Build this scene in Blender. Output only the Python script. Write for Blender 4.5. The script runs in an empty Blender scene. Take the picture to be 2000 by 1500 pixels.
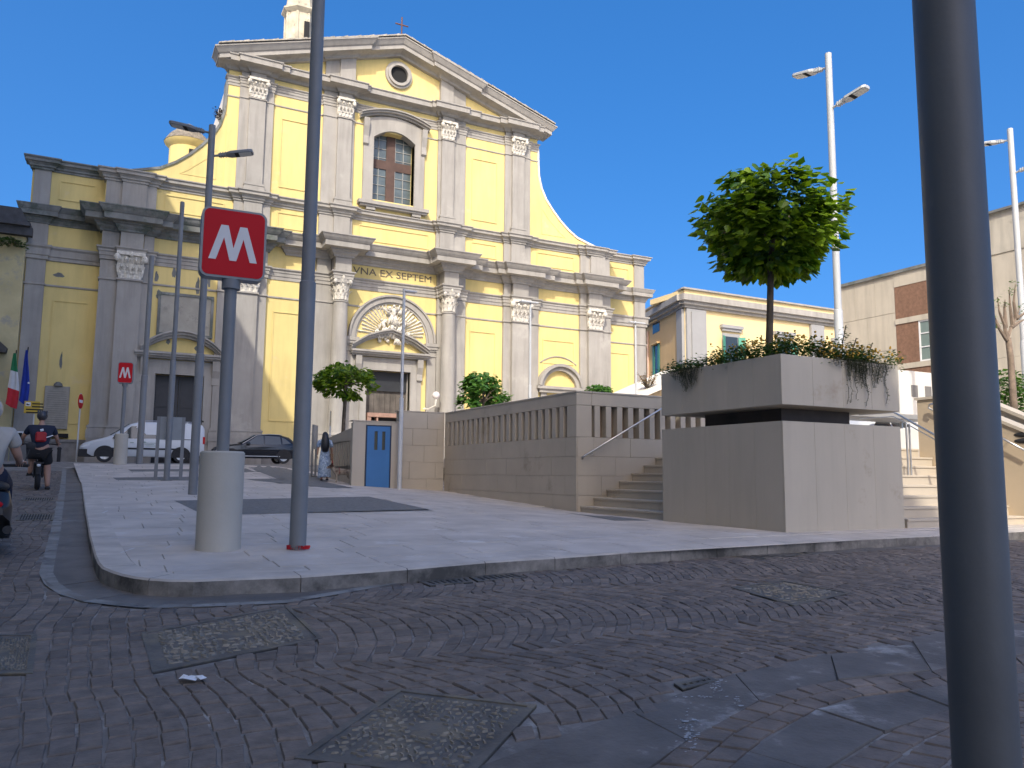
import bpy, bmesh, math, random
from mathutils import Vector, Matrix, noise
from math import sin, cos, pi, radians, sqrt, atan2
S = bpy.context.scene
C = S.collection
random.seed(11)
# ------------------------------------------------------------ camera
TILT, ROLL, YAW, FPX = radians(6.516), radians(.498), radians(27.24), 1544.4
Fv = Vector((sin(YAW)*cos(TILT), cos(YAW)*cos(TILT), sin(TILT)))
Rt = Vector((cos(YAW), -sin(YAW), 0)); Up = Rt.cross(Fv)
CR = Rt*cos(ROLL)+Up*sin(ROLL); CU = -Rt*sin(ROLL)+Up*cos(ROLL)
cd = bpy.data.cameras.new('camera'); cam = bpy.data.objects.new('camera', cd); C.objects.link(cam)
cd.sensor_width = 36; cd.lens = FPX/2000*36; cd.clip_start = .05; cd.clip_end = 3000
cam.matrix_world = Matrix((CR, CU, -Fv)).transposed().to_4x4()
S.camera = cam
# ------------------------------------------------------------ sky, sun, exposure
SUN = Vector((.6, 1.0, -1.0)).normalized()       # direction the light travels
w = bpy.data.worlds.new('World'); S.world = w; w.use_nodes = True
nt = w.node_tree; nt.nodes.clear()
sky = nt.nodes.new('ShaderNodeTexSky'); sky.sky_type = 'NISHITA'; sky.sun_disc = False
sky.sun_elevation = math.asin(-SUN.z); sky.sun_rotation = atan2(-SUN.x, -SUN.y)
sky.air_density = 1.0; sky.dust_density = 4; sky.ozone_density = 2; sky.altitude = 100
bg = nt.nodes.new('ShaderNodeBackground'); bg.inputs[1].default_value = .15
wo = nt.nodes.new('ShaderNodeOutputWorld')
tcw = nt.nodes.new('ShaderNodeTexCoord'); mpw = nt.nodes.new('ShaderNodeMapping'); mpw.vector_type = 'POINT'   # the sky below about 20 degrees is as clear as the sky above
mpw.inputs['Scale'].default_value = (1, 1, .72); mpw.inputs['Location'].default_value = (0, 0, .24)
nt.links.new(tcw.outputs['Generated'], mpw.inputs[0]); nt.links.new(mpw.outputs[0], sky.inputs[0])
hs = nt.nodes.new('ShaderNodeHueSaturation'); hs.inputs['Saturation'].default_value = 1.45; hs.inputs['Hue'].default_value = .505; hs.inputs['Value'].default_value = 1.18
nt.links.new(sky.outputs[0], hs.inputs['Color']); nt.links.new(hs.outputs[0], bg.inputs[0]); nt.links.new(bg.outputs[0], wo.inputs[0])
ld = bpy.data.lights.new('sun', 'SUN'); ld.energy = 2.45; ld.angle = radians(.53); ld.color = (1, .94, .82)
sun = bpy.data.objects.new('sun', ld); C.objects.link(sun)
sun.rotation_euler = SUN.to_track_quat('-Z', 'Y').to_euler(); sun.location = (0, 0, 60)
S.view_settings.view_transform = 'Standard'; S.view_settings.look = 'None'
S.view_settings.exposure = .65; S.view_settings.gamma = 1
S.view_settings.use_curve_mapping = False

# ------------------------------------------------------------ small maths
def ray(px, py): return Fv*FPX + CR*(px-1000) - CU*(py-750)
def onY(px, py, v): d = ray(px, py); return d*(v/d.y)
def onX(px, py, v): d = ray(px, py); return d*(v/d.x)
def proj(p):
    p = Vector(p); k = p.dot(Fv)
    return (1000+FPX*p.dot(CR)/k, 750-FPX*p.dot(CU)/k, k)
def interp(t, y):
    if y <= t[0][0]: return t[0][1]
    for (a, b), (c, d) in zip(t, t[1:]):
        if y <= c: return b+(d-b)*(y-a)/(c-a)
    return t[-1][1]
PL = [(-10, -1.722), (27, -.279), (34.7, .27), (60, .75)]
PR = [(0, -1.0), (9.5, -.95), (10, -.94), (16.6, -.93), (30, -.41), (60, .5)]
RD = [(-10, -1.84), (0, -1.482), (9, -1.131), (20, -.60), (27, -.33), (36, .15), (42, .4), (60, .6)]
def zP(x, y):
    a = interp(PL, y); b = interp(PR, y) if y > 10 else min(a, -.942) if y < 9.6 else -.942
    t = min(1, max(0, (x-6.5)/3.9)); return a+(b-a)*t
def zR(x, y): return interp(RD, y)
def ong(px, py, f):
    d = ray(px, py); t = .001; s = .004; p = d*t
    lo = t
    while p.z > f(p.x, p.y) and t < .06: lo = t; t *= 1.02; p = d*t
    hi = t
    for _ in range(30):
        m = (lo+hi)/2; p = d*m
        if p.z > f(p.x, p.y): lo = m
        else: hi = m
    return d*hi
def gP(px, py): return ong(px, py, zP)
def gR(px, py): return ong(px, py, zR)
def inpoly(x, y, P):
    c = False; j = len(P)-1
    for i in range(len(P)):
        if (P[i][1] > y) != (P[j][1] > y) and x < (P[j][0]-P[i][0])*(y-P[i][1])/(P[j][1]-P[i][1])+P[i][0]: c = not c
        j = i
    return c

# ------------------------------------------------------------ materials
MC = {}
def M(name, col, rough=.8, var=.12, sc=1.5, bump=.15, bs=25, metal=0, isl=0, streak=0, stain=None, stsc=.8, stt=.55, spec=.5, wave=None, trans=0, em=0, dirt=None):
    if name in MC: return MC[name]
    m = bpy.data.materials.new(name); m.use_nodes = True; n = m.node_tree.nodes; l = m.node_tree.links
    b = n['Principled BSDF']; b.inputs['Roughness'].default_value = rough; b.inputs['Metallic'].default_value = metal
    b.inputs['Specular IOR Level'].default_value = spec
    tc = n.new('ShaderNodeTexCoord'); co = tc.outputs['Object']
    def noi(scale, det=6, vec=None, r=.6):
        q = n.new('ShaderNodeTexNoise'); q.inputs['Scale'].default_value = scale; q.inputs['Detail'].default_value = det
        q.inputs['Roughness'].default_value = r; l.new(vec or co, q.inputs['Vector']); return q.outputs['Fac']
    def ramp(f, a, bb, ca=(0, 0, 0, 1), cb=(1, 1, 1, 1)):
        r = n.new('ShaderNodeValToRGB'); r.color_ramp.elements[0].position = a; r.color_ramp.elements[1].position = bb
        r.color_ramp.elements[0].color = ca; r.color_ramp.elements[1].color = cb; l.new(f, r.inputs[0]); return r.outputs[0]
    def mix(t, A, B, fac, op='MIX'):
        x = n.new('ShaderNodeMix'); x.data_type = 'RGBA'; x.blend_type = op
        for s_, v in ((x.inputs[0], fac), (x.inputs[6], A), (x.inputs[7], B)):
            if hasattr(v, 'links') or hasattr(v, 'is_output'): l.new(v, s_)
            else: s_.default_value = v
        return x.outputs[2]
    c4 = (*col, 1)
    lo = tuple(max(0, v*(1-var)) for v in col)+(1,); hi = tuple(min(1, v*(1+var)) for v in col)+(1,)
    out = ramp(noi(sc), .3, .7, lo, hi)
    out = mix(0, out, (1, 1, 1, 1), 1.0, 'MULTIPLY') if False else out
    if isl:
        g = n.new('ShaderNodeNewGeometry'); r = ramp(g.outputs['Random Per Island'], 0, 1, (1-isl, 1-isl, 1-isl*.9, 1), (1+isl, 1+isl*.85, 1+isl*.8, 1))
        out = mix(0, out, r, 1.0, 'MULTIPLY')
    if streak:
        mp = n.new('ShaderNodeMapping'); mp.inputs['Scale'].default_value = (1, 1, .12); l.new(co, mp.inputs[0])
        r = ramp(noi(2.5, 5, mp.outputs[0]), .45, .75, (1, 1, 1, 1), (1-streak,)*3+(1,)); out = mix(0, out, r, 1.0, 'MULTIPLY')
    if stain:
        f = ramp(noi(stsc, 8, None, .7), stt, stt+.12); out = mix(0, out, (*stain, 1), f)
    if wave:
        wv = n.new('ShaderNodeTexWave'); wv.inputs['Scale'].default_value = wave[0]; wv.inputs['Distortion'].default_value = wave[1]; wv.bands_direction = wave[3]
        l.new(co, wv.inputs['Vector']); r = ramp(wv.outputs['Fac'], .2, .8, (1-wave[2],)*3+(1,), (1, 1, 1, 1)); out = mix(0, out, r, 1.0, 'MULTIPLY')
    if dirt:    # grime kept on the upright faces only (kerb risers)
        g2 = n.new('ShaderNodeNewGeometry'); sx = n.new('ShaderNodeSeparateXYZ'); l.new(g2.outputs['Normal'], sx.inputs[0])
        up_ = ramp(sx.outputs['Z'], .3, .8, (1, 1, 1, 1), (0, 0, 0, 1)); nn_ = ramp(noi(1.6, 7, None, .7), .3, .62, (.35,)*3+(1,), (1, 1, 1, 1)); out = mix(0, out, (*dirt, 1), mix(0, up_, nn_, 1.0, 'MULTIPLY'))
    l.new(out, b.inputs['Base Color'])
    if bump:
        bp = n.new('ShaderNodeBump'); bp.inputs['Strength'].default_value = bump; bp.inputs['Distance'].default_value = .02
        l.new(noi(bs, 5), bp.inputs['Height']); l.new(bp.outputs[0], b.inputs['Normal'])
    if em: b.inputs['Emission Color'].default_value = c4; b.inputs['Emission Strength'].default_value = em
    MC[name] = m; return m
def leafmat(name, a, bcol, tr=.35):
    if name in MC: return MC[name]
    m = bpy.data.materials.new(name); m.use_nodes = True; n = m.node_tree.nodes; l = m.node_tree.links
    b = n['Principled BSDF']; b.inputs['Roughness'].default_value = .45
    g = n.new('ShaderNodeNewGeometry'); r = n.new('ShaderNodeValToRGB'); l.new(g.outputs['Random Per Island'], r.inputs[0])
    r.color_ramp.elements[0].color = (*a, 1); r.color_ramp.elements[1].color = (*bcol, 1)
    t = n.new('ShaderNodeBsdfTranslucent'); x = n.new('ShaderNodeMixShader'); x.inputs[0].default_value = tr
    tb = n.new('ShaderNodeMix'); tb.data_type = 'RGBA'; tb.blend_type = 'MULTIPLY'; tb.inputs[0].default_value = 1; tb.inputs[7].default_value = (1.6, 1.5, .5, 1)
    l.new(r.outputs[0], tb.inputs[6]); l.new(tb.outputs[2], t.inputs[0])
    l.new(r.outputs[0], b.inputs['Base Color']); l.new(b.outputs[0], x.inputs[1]); l.new(t.outputs[0], x.inputs[2])
    l.new(x.outputs[0], n['Material Output'].inputs[0]); MC[name] = m; return m

# ------------------------------------------------------------ mesh builder
OFF = {}
def tag(o, label=None, cat=None, group=None, kind=None):
    for k, v in (('label', label), ('category', cat), ('group', group), ('kind', kind)):
        if v: o[k] = v
    return o
def thing(name, label, cat, loc=(0, 0, 0), rz=0, group=None):
    o = bpy.data.objects.new(name, None); C.objects.link(o); o.location = loc; o.rotation_euler = (0, 0, rz); o.empty_display_size = .2
    OFF[o.name] = Vector(loc) if rz == 0 else Vector((0, 0, 0))
    return tag(o, label, cat, group)
class MB:
    def __init__(s): s.v = []; s.f = []
    def add(s, vs, fs):
        n = len(s.v); s.v += [tuple(v) for v in vs]; s.f += [tuple(i+n for i in f) for f in fs]; return s
    def box(s, x0, x1, y0, y1, z0, z1):
        return s.add([(x0, y0, z0), (x1, y0, z0), (x1, y1, z0), (x0, y1, z0), (x0, y0, z1), (x1, y0, z1), (x1, y1, z1), (x0, y1, z1)],
                     [(0, 3, 2, 1), (4, 5, 6, 7), (0, 1, 5, 4), (1, 2, 6, 5), (2, 3, 7, 6), (3, 0, 4, 7)])
    def bbox(s, x0, x1, y0, y1, z0, z1, b=.01):   # box whose outer edges are chamfered
        vs = []
        for zz, i in ((z0, b), (z0+b, 0), (z1-b, 0), (z1, b)):
            a, c, d, e = x0+i, x1-i, y0+i, y1-i; k = b-i if i == 0 else 0; k = b if i == 0 else 0
            vs += [(a+k, d, zz), (c-k, d, zz), (c, d+k, zz), (c, e-k, zz), (c-k, e, zz), (a+k, e, zz), (a, e-k, zz), (a, d+k, zz)]
        fs = [tuple(range(7, -1, -1)), tuple(range(24, 32))]
        for r in range(3):
            for i in range(8): j = (i+1) % 8; fs.append((r*8+i, r*8+j, (r+1)*8+j, (r+1)*8+i))
        return s.add(vs, fs)
    def hexa(s, b, t):  # bottom 4 pts, top 4 pts
        return s.add(list(b)+list(t), [(3, 2, 1, 0), (4, 5, 6, 7), (0, 1, 5, 4), (1, 2, 6, 5), (2, 3, 7, 6), (3, 0, 4, 7)])
    def prism(s, P, a0, a1, ax='y'):  # polygon extruded along an axis
        n = len(P)
        f = {'y': lambda p, a: (p[0], a, p[1]), 'x': lambda p, a: (a, p[0], p[1]), 'z': lambda p, a: (p[0], p[1], a)}[ax]
        return s.add([f(p, a0) for p in P]+[f(p, a1) for p in P], [tuple(range(n)), tuple(range(2*n-1, n-1, -1))]+[(i, i+n, (i+1) % n+n, (i+1) % n) for i in range(n)])
    def cyl(s, c, r, z0, z1, n=24, r2=None, cap=True):
        r2 = r if r2 is None else r2
        vs = [(c[0]+r*cos(2*pi*i/n), c[1]+r*sin(2*pi*i/n), z0) for i in range(n)]+[(c[0]+r2*cos(2*pi*i/n), c[1]+r2*sin(2*pi*i/n), z1) for i in range(n)]
        return s.add(vs, [(i, (i+1) % n, (i+1) % n+n, i+n) for i in range(n)]+([tuple(range(n-1, -1, -1)), tuple(range(n, 2*n))] if cap else []))
    def lathe(s, c, pr, n=24, a0=0, a1=2*pi):
        full = abs(a1-a0-2*pi) < 1e-6; k = n if full else n+1
        vs = [(c[0]+r*cos(a0+(a1-a0)*i/n), c[1]+r*sin(a0+(a1-a0)*i/n), c[2]+z) for r, z in pr for i in range(k)]
        fs = [(j*k+i, j*k+(i+1) % k, (j+1)*k+(i+1) % k, (j+1)*k+i) for j in range(len(pr)-1) for i in range(n)]
        return s.add(vs, fs)
    def tube(s, P, r, n=8, cap=True):
        P = [Vector(p) for p in P]; R = r if isinstance(r, (list, tuple)) else [r]*len(P); vs = []; u = None
        for i, p in enumerate(P):
            d = (P[min(i+1, len(P)-1)]-P[max(i-1, 0)]).normalized()
            if u is None: u = d.orthogonal().normalized()
            u = (u-d*u.dot(d)).normalized(); v = d.cross(u)
            vs += [p+(u*cos(2*pi*k/n)+v*sin(2*pi*k/n))*R[i] for k in range(n)]
        fs = [(j*n+i, j*n+(i+1) % n, (j+1)*n+(i+1) % n, (j+1)*n+i) for j in range(len(P)-1) for i in range(n)]
        if cap: fs += [tuple(range(n-1, -1, -1)), tuple(range(len(P)*n-n, len(P)*n))]
        return s.add(vs, fs)
    def ball(s, c, r, n=10, m=7, q=None):
        rr = r if isinstance(r, (tuple, list)) else (r, r, r); c = Vector(c); vs = []
        for j in range(m+1):
            for i in range(n):
                a, b = 2*pi*i/n, pi*j/m; v = Vector((rr[0]*sin(b)*cos(a), rr[1]*sin(b)*sin(a), rr[2]*cos(b)))
                vs.append(c+(q @ v if q else v))
        return s.add(vs, [(j*n+i, (j+1)*n+i, (j+1)*n+(i+1) % n, j*n+(i+1) % n) for j in range(m) for i in range(n)])
    def build(s, name, mat, parent=None, smooth=False, loc=None, kind=None):
        me = bpy.data.meshes.new(name)
        o = bpy.data.objects.new(name, me); C.objects.link(o)
        off = Vector((0, 0, 0))
        if parent: o.parent = parent; off = OFF.get(parent.name, off); OFF[o.name] = off
        elif loc is not None: off = Vector(loc); o.location = loc; OFF[o.name] = off
        me.from_pydata([(v[0]-off[0], v[1]-off[1], v[2]-off[2]) for v in s.v], [], s.f)
        me.materials.append(mat)
        if smooth:
            me.polygons.foreach_set('use_smooth', [True]*len(me.polygons))
            if smooth is not True:
                try: me.set_sharp_from_angle(angle=radians(smooth))
                except Exception: pass
        me.update()
        if kind: o['kind'] = kind
        return o
def bsep(m, name, mat, parent, **kw):   # one object for every connected piece
    par = list(range(len(m.v)))
    def fd(a):
        while par[a] != a: par[a] = par[par[a]]; a = par[a]
        return a
    for f in m.f:
        for i in f[1:]: par[fd(i)] = fd(f[0])
    G = {}
    for f in m.f: G.setdefault(fd(f[0]), []).append(f)
    out = []
    for fs in G.values():
        ix = sorted({i for f in fs for i in f}); mp_ = {a: k for k, a in enumerate(ix)}; q = MB(); q.v = [m.v[i] for i in ix]; q.f = [tuple(mp_[i] for i in f) for f in fs]; out.append(q.build(name, mat, parent, **kw))
    return out
def copy_tree(o, parent=None):
    c = o.copy(); C.objects.link(c)
    if parent: c.parent = parent
    for ch in [x for x in bpy.data.objects if x.parent == o]: copy_tree(ch, c)
    return c
def skin(name, J, E, mat, parent, sub=2, root=0):
    me = bpy.data.meshes.new(name); off = OFF.get(parent.name, Vector((0, 0, 0))) if parent else Vector((0, 0, 0))
    me.from_pydata([Vector(j[:3])-off for j in J], E, [])
    o = bpy.data.objects.new(name+'_t', me); C.objects.link(o)
    md = o.modifiers.new('s', 'SKIN'); md.use_smooth_shade = True
    for i, j in enumerate(J):
        r = j[3] if isinstance(j[3], tuple) else (j[3], j[3])
        sv = me.skin_vertices[0].data[i]; sv.radius = r; sv.use_root = (i == root)
    sb = o.modifiers.new('u', 'SUBSURF'); sb.levels = sub; sb.render_levels = sub
    dg = bpy.context.evaluated_depsgraph_get(); m2 = bpy.data.meshes.new_from_object(o.evaluated_get(dg))
    bpy.data.objects.remove(o); m2.name = name; m2.materials.clear(); m2.materials.append(mat)
    q = bpy.data.objects.new(name, m2); C.objects.link(q)
    if parent: q.parent = parent; OFF[q.name] = off
    return q
def text_mesh(body, size, mat, name, parent, mtx, ext=.01, shear=0):
    cu = bpy.data.curves.new(name, 'FONT'); cu.body = body; cu.size = size; cu.extrude = ext; cu.align_x = 'CENTER'; cu.align_y = 'CENTER'; cu.resolution_u = 3
    o = bpy.data.objects.new('t', cu); C.objects.link(o)
    dg = bpy.context.evaluated_depsgraph_get(); me = bpy.data.meshes.new_from_object(o.evaluated_get(dg)); bpy.data.objects.remove(o)
    me.transform(mtx); off = OFF.get(parent.name, Vector((0, 0, 0))); me.transform(Matrix.Translation(-off))
    me.materials.clear(); me.materials.append(mat); me.name = name
    q = bpy.data.objects.new(name, me); C.objects.link(q); q.parent = parent; OFF[q.name] = off; return q
FACE = Matrix.Rotation(pi/2, 4, 'X')     # text lying in XY turned to face -Y

# ------------------------------------------------------------ palette
YEL = M('yellow_render', (.71, .565, .23), .9, .08, .35, .1, 20, streak=.13, stain=(.66, .54, .3), stsc=.5, stt=.6)
GRY = M('grey_stucco', (.345, .325, .295), .9, .1, .6, .15, 14, streak=.24, stain=(.42, .395, .355), stsc=.6, stt=.6)
GRW = M('weathered_shaded_grey', (.2, .205, .195), .95, .35, .8, .3, 12, streak=.3, stain=(.1, .12, .1), stsc=1.0, stt=.5)  # weathered tone; on the left cornices it also carries painted shade
WHT = M('white_stucco', (.7, .66, .58), .9, .12, 2, .2, 20)
CON = M('pale_stone', (.5, .44, .35), .75, .06, .7, .06, 30, isl=.09, streak=.06, stain=(.38, .32, .24), stsc=.6, stt=.58)
PLA = M('planter_stone', (.47, .42, .34), .7, .05, .6, .05, 30, streak=.1, stain=(.37, .3, .225), stsc=.8, stt=.6)
PAV = M('plaza_slab_stone', (.54, .49, .435), .7, .2, 1.1, .12, 14, isl=.1, stain=(.66, .63, .6), stsc=1.2, stt=.58)
KRB = M('kerb_stone', (.52, .475, .42), .8, var=.2, sc=2, bump=.2, bs=18, isl=.08, dirt=(.075, .07, .062))
COB = M('cobble_porphyry', (.152, .128, .108), .68, .3, 9, .5, 28, isl=.28, stain=(.2, .19, .18), stsc=4, stt=.62)
LAV = M('lava_slab', (.14, .128, .115), .65, .3, 2.2, .35, 22, isl=.14, stain=(.22, .215, .21), stsc=1.2, stt=.6)
SLB = M('kerb_side_slab', (.14, .128, .115), .7, var=.35, sc=2.6, bump=.45, bs=26, isl=.16, stain=(.4, .39, .375), stsc=1.3, stt=.57)
MOR = M('road_mortar', (.2, .185, .17), .9, .35, 2.5, .5, 30, stain=(.36, .35, .33), stsc=2.2, stt=.53)
TRD = M('worn_iron_tread', (.24, .215, .175), .5, .3, 5, .3, 25, metal=.3)
IRN = M('cast_iron', (.12, .112, .1), .6, .35, 4, .4, 20, metal=.2, stain=(.2, .17, .12), stsc=2.5, stt=.5)
NPM = M('dark_post_paint', (.115, .12, .125), .5, .1, 2, .06, 30, spec=.35, stain=(.16, .16, .16), stsc=1.5, stt=.62)
PST = M('grey_post_paint', (.19, .198, .205), .5, .1, 2, .06, 30, spec=.35, stain=(.2, .2, .2), stsc=1.5, stt=.62)
PSL = M('pale_post_paint', (.55, .56, .56), .4, .05, 3, .03, 30)
STE = M('steel', (.5, .5, .5), .3, .05, 5, .02, 30, metal=.9)
BLK = M('black_rubber', (.02, .02, .022), .7, .2, 5, .1, 30)
DRK = M('dark_void', (.012, .012, .013), .9, .1, 2, 0)
GLS = M('dark_glass', (.03, .04, .045), .08, .1, 1, 0, spec=.8)
RED = M('sign_red', (.5, .008, .015), .6, .04, 3, 0, spec=.2)
WPL = M('white_plastic', (.75, .75, .75), .4, .03, 3, 0)
WOD = M('old_wood', (.12, .105, .09), .85, .3, 1.5, .3, 20, streak=.45)
LG1 = leafmat('leaf_catalpa', (.03, .1, .01), (.24, .36, .025), .4)
LG2 = leafmat('leaf_dark', (.02, .065, .012), (.075, .15, .025), .3)
LG3 = leafmat('leaf_light', (.04, .12, .02), (.1, .22, .03), .35)
BRK = M('bark', (.1, .08, .06), .9, .3, 6, .5, 25)
SKN = M('skin', (.42, .24, .17), .6, .06, 6, .05, 30)
# ============================================================ GROUND, ROAD, PLAZA
V2 = lambda p: (p[0], p[1])
g = MB(); ys = [-60, -10, 0, 4, 9.05, 9.7, 14, 20, 27, 31, 34, 36, 42, 49, 60, 200, 900]; xs = [-900, -60, -8, -1, .45, 1.2, 6.5, 10.4, 20, 60, 900]
for y in ys:
    for x in xs: g.v.append((x, y, zR(x, max(-10, y))-.013-(.7 if x > 1 and 9.5 < y < 35 else 0)))
for j in range(len(ys)-1):
    for i in range(len(xs)-1): a = j*len(xs)+i; g.f.append((a, a+1, a+len(xs)+1, a+len(xs)))
road = tag(g.build('road', MOR), kind='structure')

KP = [(156, 905), (157, 925), (159, 946), (166, 995), (175, 1048), (185.5, 1086), (191, 1098), (199.5, 1107.5), (217, 1115), (238, 1121.5), (262, 1126.5), (290.5, 1130), (330, 1132.5), (378, 1133), (588, 1125), (796, 1110), (948, 1097), (1084, 1088.5), (1212, 1079.5), (1310, 1073), (1400, 1067.5)]
K = [gP(*p) for p in KP]
K = [(p.x, p.y) for p in K]
x, y = K[-1]
while x < 27: x += 1.0; y += .035; K.append((x, y))
print('KERB', [(round(a, 2), round(b, 2)) for a, b in K[:22]])
def offset(P, d):
    o = []
    for i, p in enumerate(P):
        a = Vector(P[max(0, i-1)]); b = Vector(P[min(len(P)-1, i+1)]); t = (b-a).normalized(); n = Vector((-t.y, t.x)); o.append((p[0]+n.x*d, p[1]+n.y*d))
    return o
KI = offset(K, .32)
# resample far-left straight part into metre-long stones
def resample(P, Q, L):
    a, b = [P[0]], [Q[0]]
    for i in range(len(P)-1):
        d = (Vector(P[i+1])-Vector(P[i])).length; n = max(1, int(round(d/L)))
        for k in range(1, n+1):
            t = k/n; a.append((P[i][0]+(P[i+1][0]-P[i][0])*t, P[i][1]+(P[i+1][1]-P[i][1])*t)); b.append((Q[i][0]+(Q[i+1][0]-Q[i][0])*t, Q[i][1]+(Q[i+1][1]-Q[i][1])*t))
    return a, b
KA, KB = resample(K, KI, 1.1)
kb = MB()
for i in range(len(KA)-1):
    a, b, c, d = KA[i], KA[i+1], KB[i+1], KB[i]; sh = lambda p, q: (p[0]+(q[0]-p[0])*.06, p[1]+(q[1]-p[1])*.06)
    a2, b2 = sh(a, d), sh(b, c)
    kb.hexa([(*p, zR(*p)-.1) for p in (a2, b2, c, d)], [(*p, zP(*p)-.012) for p in (a2, b2, c, d)])
kerb = tag(kb.build('kerb', MOR), kind='structure')
# merge short curve pieces into stones of about a metre
i = 0
while i < len(KA)-1:
    j = i+1; L = (Vector(KA[j])-Vector(KA[i])).length
    while j < len(KA)-1 and L < .8: L += (Vector(KA[j+1])-Vector(KA[j])).length; j += 1
    m = MB(); top = []; r = .018; pr = [(0, -.3, 0), (0, 0, -r), (r, 0, 0), (1, 0, 0)]
    n = j-i+1
    for k in range(i, j+1):
        A, B = Vector(KA[k]), Vector(KB[k]); t = (Vector(KA[min(k+1, len(KA)-1)])-Vector(KA[max(k-1, 0)])).normalized()
        sh = .004 if k == i else (-.004 if k == j else 0); A = A+t*sh; B = B+t*sh; N = (B-A); Nn = N.normalized(); z = zP(*A)
        zb = zR(*A)-.05
        m.v += [(A.x, A.y, zb), (A.x, A.y, z-r), (*(A+Nn*r), z+.001), (B.x-Nn.x*.004, B.y-Nn.y*.004, zP(*B)+.001), (B.x-Nn.x*.004, B.y-Nn.y*.004, zb)]
    for k in range(n-1):
        for q in range(4): m.f.append((k*5+q, k*5+q+1, k*5+q+6, k*5+q+5)[::-1])
    m.f.append((0, 1, 2, 3, 4)); m.f.append(tuple(range(n*5-1, n*5-6, -1)))
    m.build('kerb_stone', KRB, kerb)
    i = j
# plaza base + slabs
far = gP(156, 905); FY = far.y+.3
print('far edge', far)
plazapoly = KI+[(27, 13), (16, 13), (16, FY), (-1.2, FY)]
conv = KI[:]
def clip(P, Q):   # clip P against convex Q (counter-clockwise)
    for i in range(len(Q)):
        a, b = Q[i], Q[(i+1) % len(Q)]; o = []; ins = lambda p: (b[0]-a[0])*(p[1]-a[1])-(b[1]-a[1])*(p[0]-a[0]) >= -1e-9
        for k in range(len(P)):
            p, q = P[k], P[(k+1) % len(P)]; ip, iq = ins(p), ins(q)
            if ip: o.append(p)
            if ip != iq:
                d1 = (b[0]-a[0])*(p[1]-a[1])-(b[1]-a[1])*(p[0]-a[0]); d2 = (b[0]-a[0])*(q[1]-a[1])-(b[1]-a[1])*(q[0]-a[0]); t = d1/(d1-d2)
                o.append((p[0]+(q[0]-p[0])*t, p[1]+(q[1]-p[1])*t))
        P = o
        if len(P) < 3: return []
    return P
def hull(P):
    P = sorted(set(P)); L = []
    for seq in (P, P[::-1]):
        h = []
        for p in seq:
            while len(h) > 1 and (h[-1][0]-h[-2][0])*(p[1]-h[-2][1])-(h[-1][1]-h[-2][1])*(p[0]-h[-2][0]) <= 0: h.pop()
            h.append(p)
        L += h[:-1]
    return L
CV = hull([p for p in KI]+[(27, FY), (-1.0, FY)])
b = MB(); N = 0
gx = [-2+i*1.0 for i in range(31)]; gy = [7+.75*i for i in range(41)]
for i in range(30):
    for j in range(40):
        q = clip([(gx[i], gy[j]), (gx[i+1], gy[j]), (gx[i+1], gy[j+1]), (gx[i], gy[j+1])], CV)
        if q: b.add([(*p, zP(*p)-.014) for p in q], [tuple(range(len(q)))])
plaza = tag(b.build('plaza', M('slab_joint', (.27, .26, .25), .95, .3, 3, .3)), kind='structure')
DARKQ = [[(340, 978), (720, 970), (838, 995), (400, 1007)], [(478, 911), (540, 910), (640, 941), (560, 941)], [(250, 917), (388, 916), (388, 921), (256, 921)], [(220, 933), (388, 931), (388, 939), (228, 938)], [(395, 915), (480, 915), (500, 922), (395, 922)], [(480, 936), (610, 934), (690, 953), (640, 953)], [(1086, 999), (1140, 1003), (1270, 1017), (1200, 1017)]]
DK = [[V2(gP(*p)) for p in q] for q in DARKQ]
slabs = []
y = 7.2; row = 0
while y < FY:
    h = random.choice([.45, .6, .75]); x = -1.5-random.random()
    while x < 18:
        L = random.choice([.9, 1.1, 1.3, 1.5]); e = .004
        q = clip([(x+e, y+e), (x+L-e, y+e), (x+L-e, y+h-e), (x+e, y+h-e)], CV)
        if q and not (x > 10.45 and y > 10.1 and x+L < 13.4 and y+h < 13.2) and not (x > 10.8 and y > 13.2) and not (x > 13.6 and y > 10.2) and not any(inpoly(x+L/2, y+h/2, d) and inpoly(x+.1, y+h/2, d) and inpoly(x+L-.1, y+h/2, d) for d in DK):
            c = proj((x+L/2, y+h/2, zP(x, y))); slabs.append((c[2] if -100 < c[0] < 2100 else 99, q, random.uniform(-.0025, .0015)))
        x += L
    y += h
slabs.sort(key=lambda s: s[0])
rest = MB()
for k, (d, q, dz) in enumerate(slabs):
    m = MB() if k < 296 else rest; n = len(q); cx = sum(p[0] for p in q)/n; cy = sum(p[1] for p in q)/n; s = lambda p: (p[0]+(cx-p[0])*.012, p[1]+(cy-p[1])*.012)
    m.add([(*p, zP(*p)-.014) for p in q]+[(*s(p), zP(*p)+dz) for p in q], [tuple(range(n, 2*n))]+[(i, (i+1) % n, (i+1) % n+n, i+n) for i in range(n)])
    if k < 296: m.build('paving_slab', PAV, plaza)
rest.build('paving_slab', PAV, plaza, kind='stuff')
DKM = M('dark_paving_sett', (.2, .2, .195), .8, .25, 12, .6, 60, wave=(3.2, .3, .25, 'DIAGONAL'))
for d in DK:
    m = MB(); n = 8
    A, B, Cc, D = [Vector(p) for p in d]
    for i in range(n+1):
        for j in range(n+1):
            p = (A.lerp(B, i/n)).lerp(D.lerp(Cc, i/n), j/n); m.v.append((p.x, p.y, zP(p.x, p.y)+.004))
    for i in range(n):
        for j in range(n): a = i*(n+1)+j; m.f.append((a, a+1, a+n+2, a+n+1)[::-1])
    m.build('dark_paving_inset', DKM, plaza)
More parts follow.
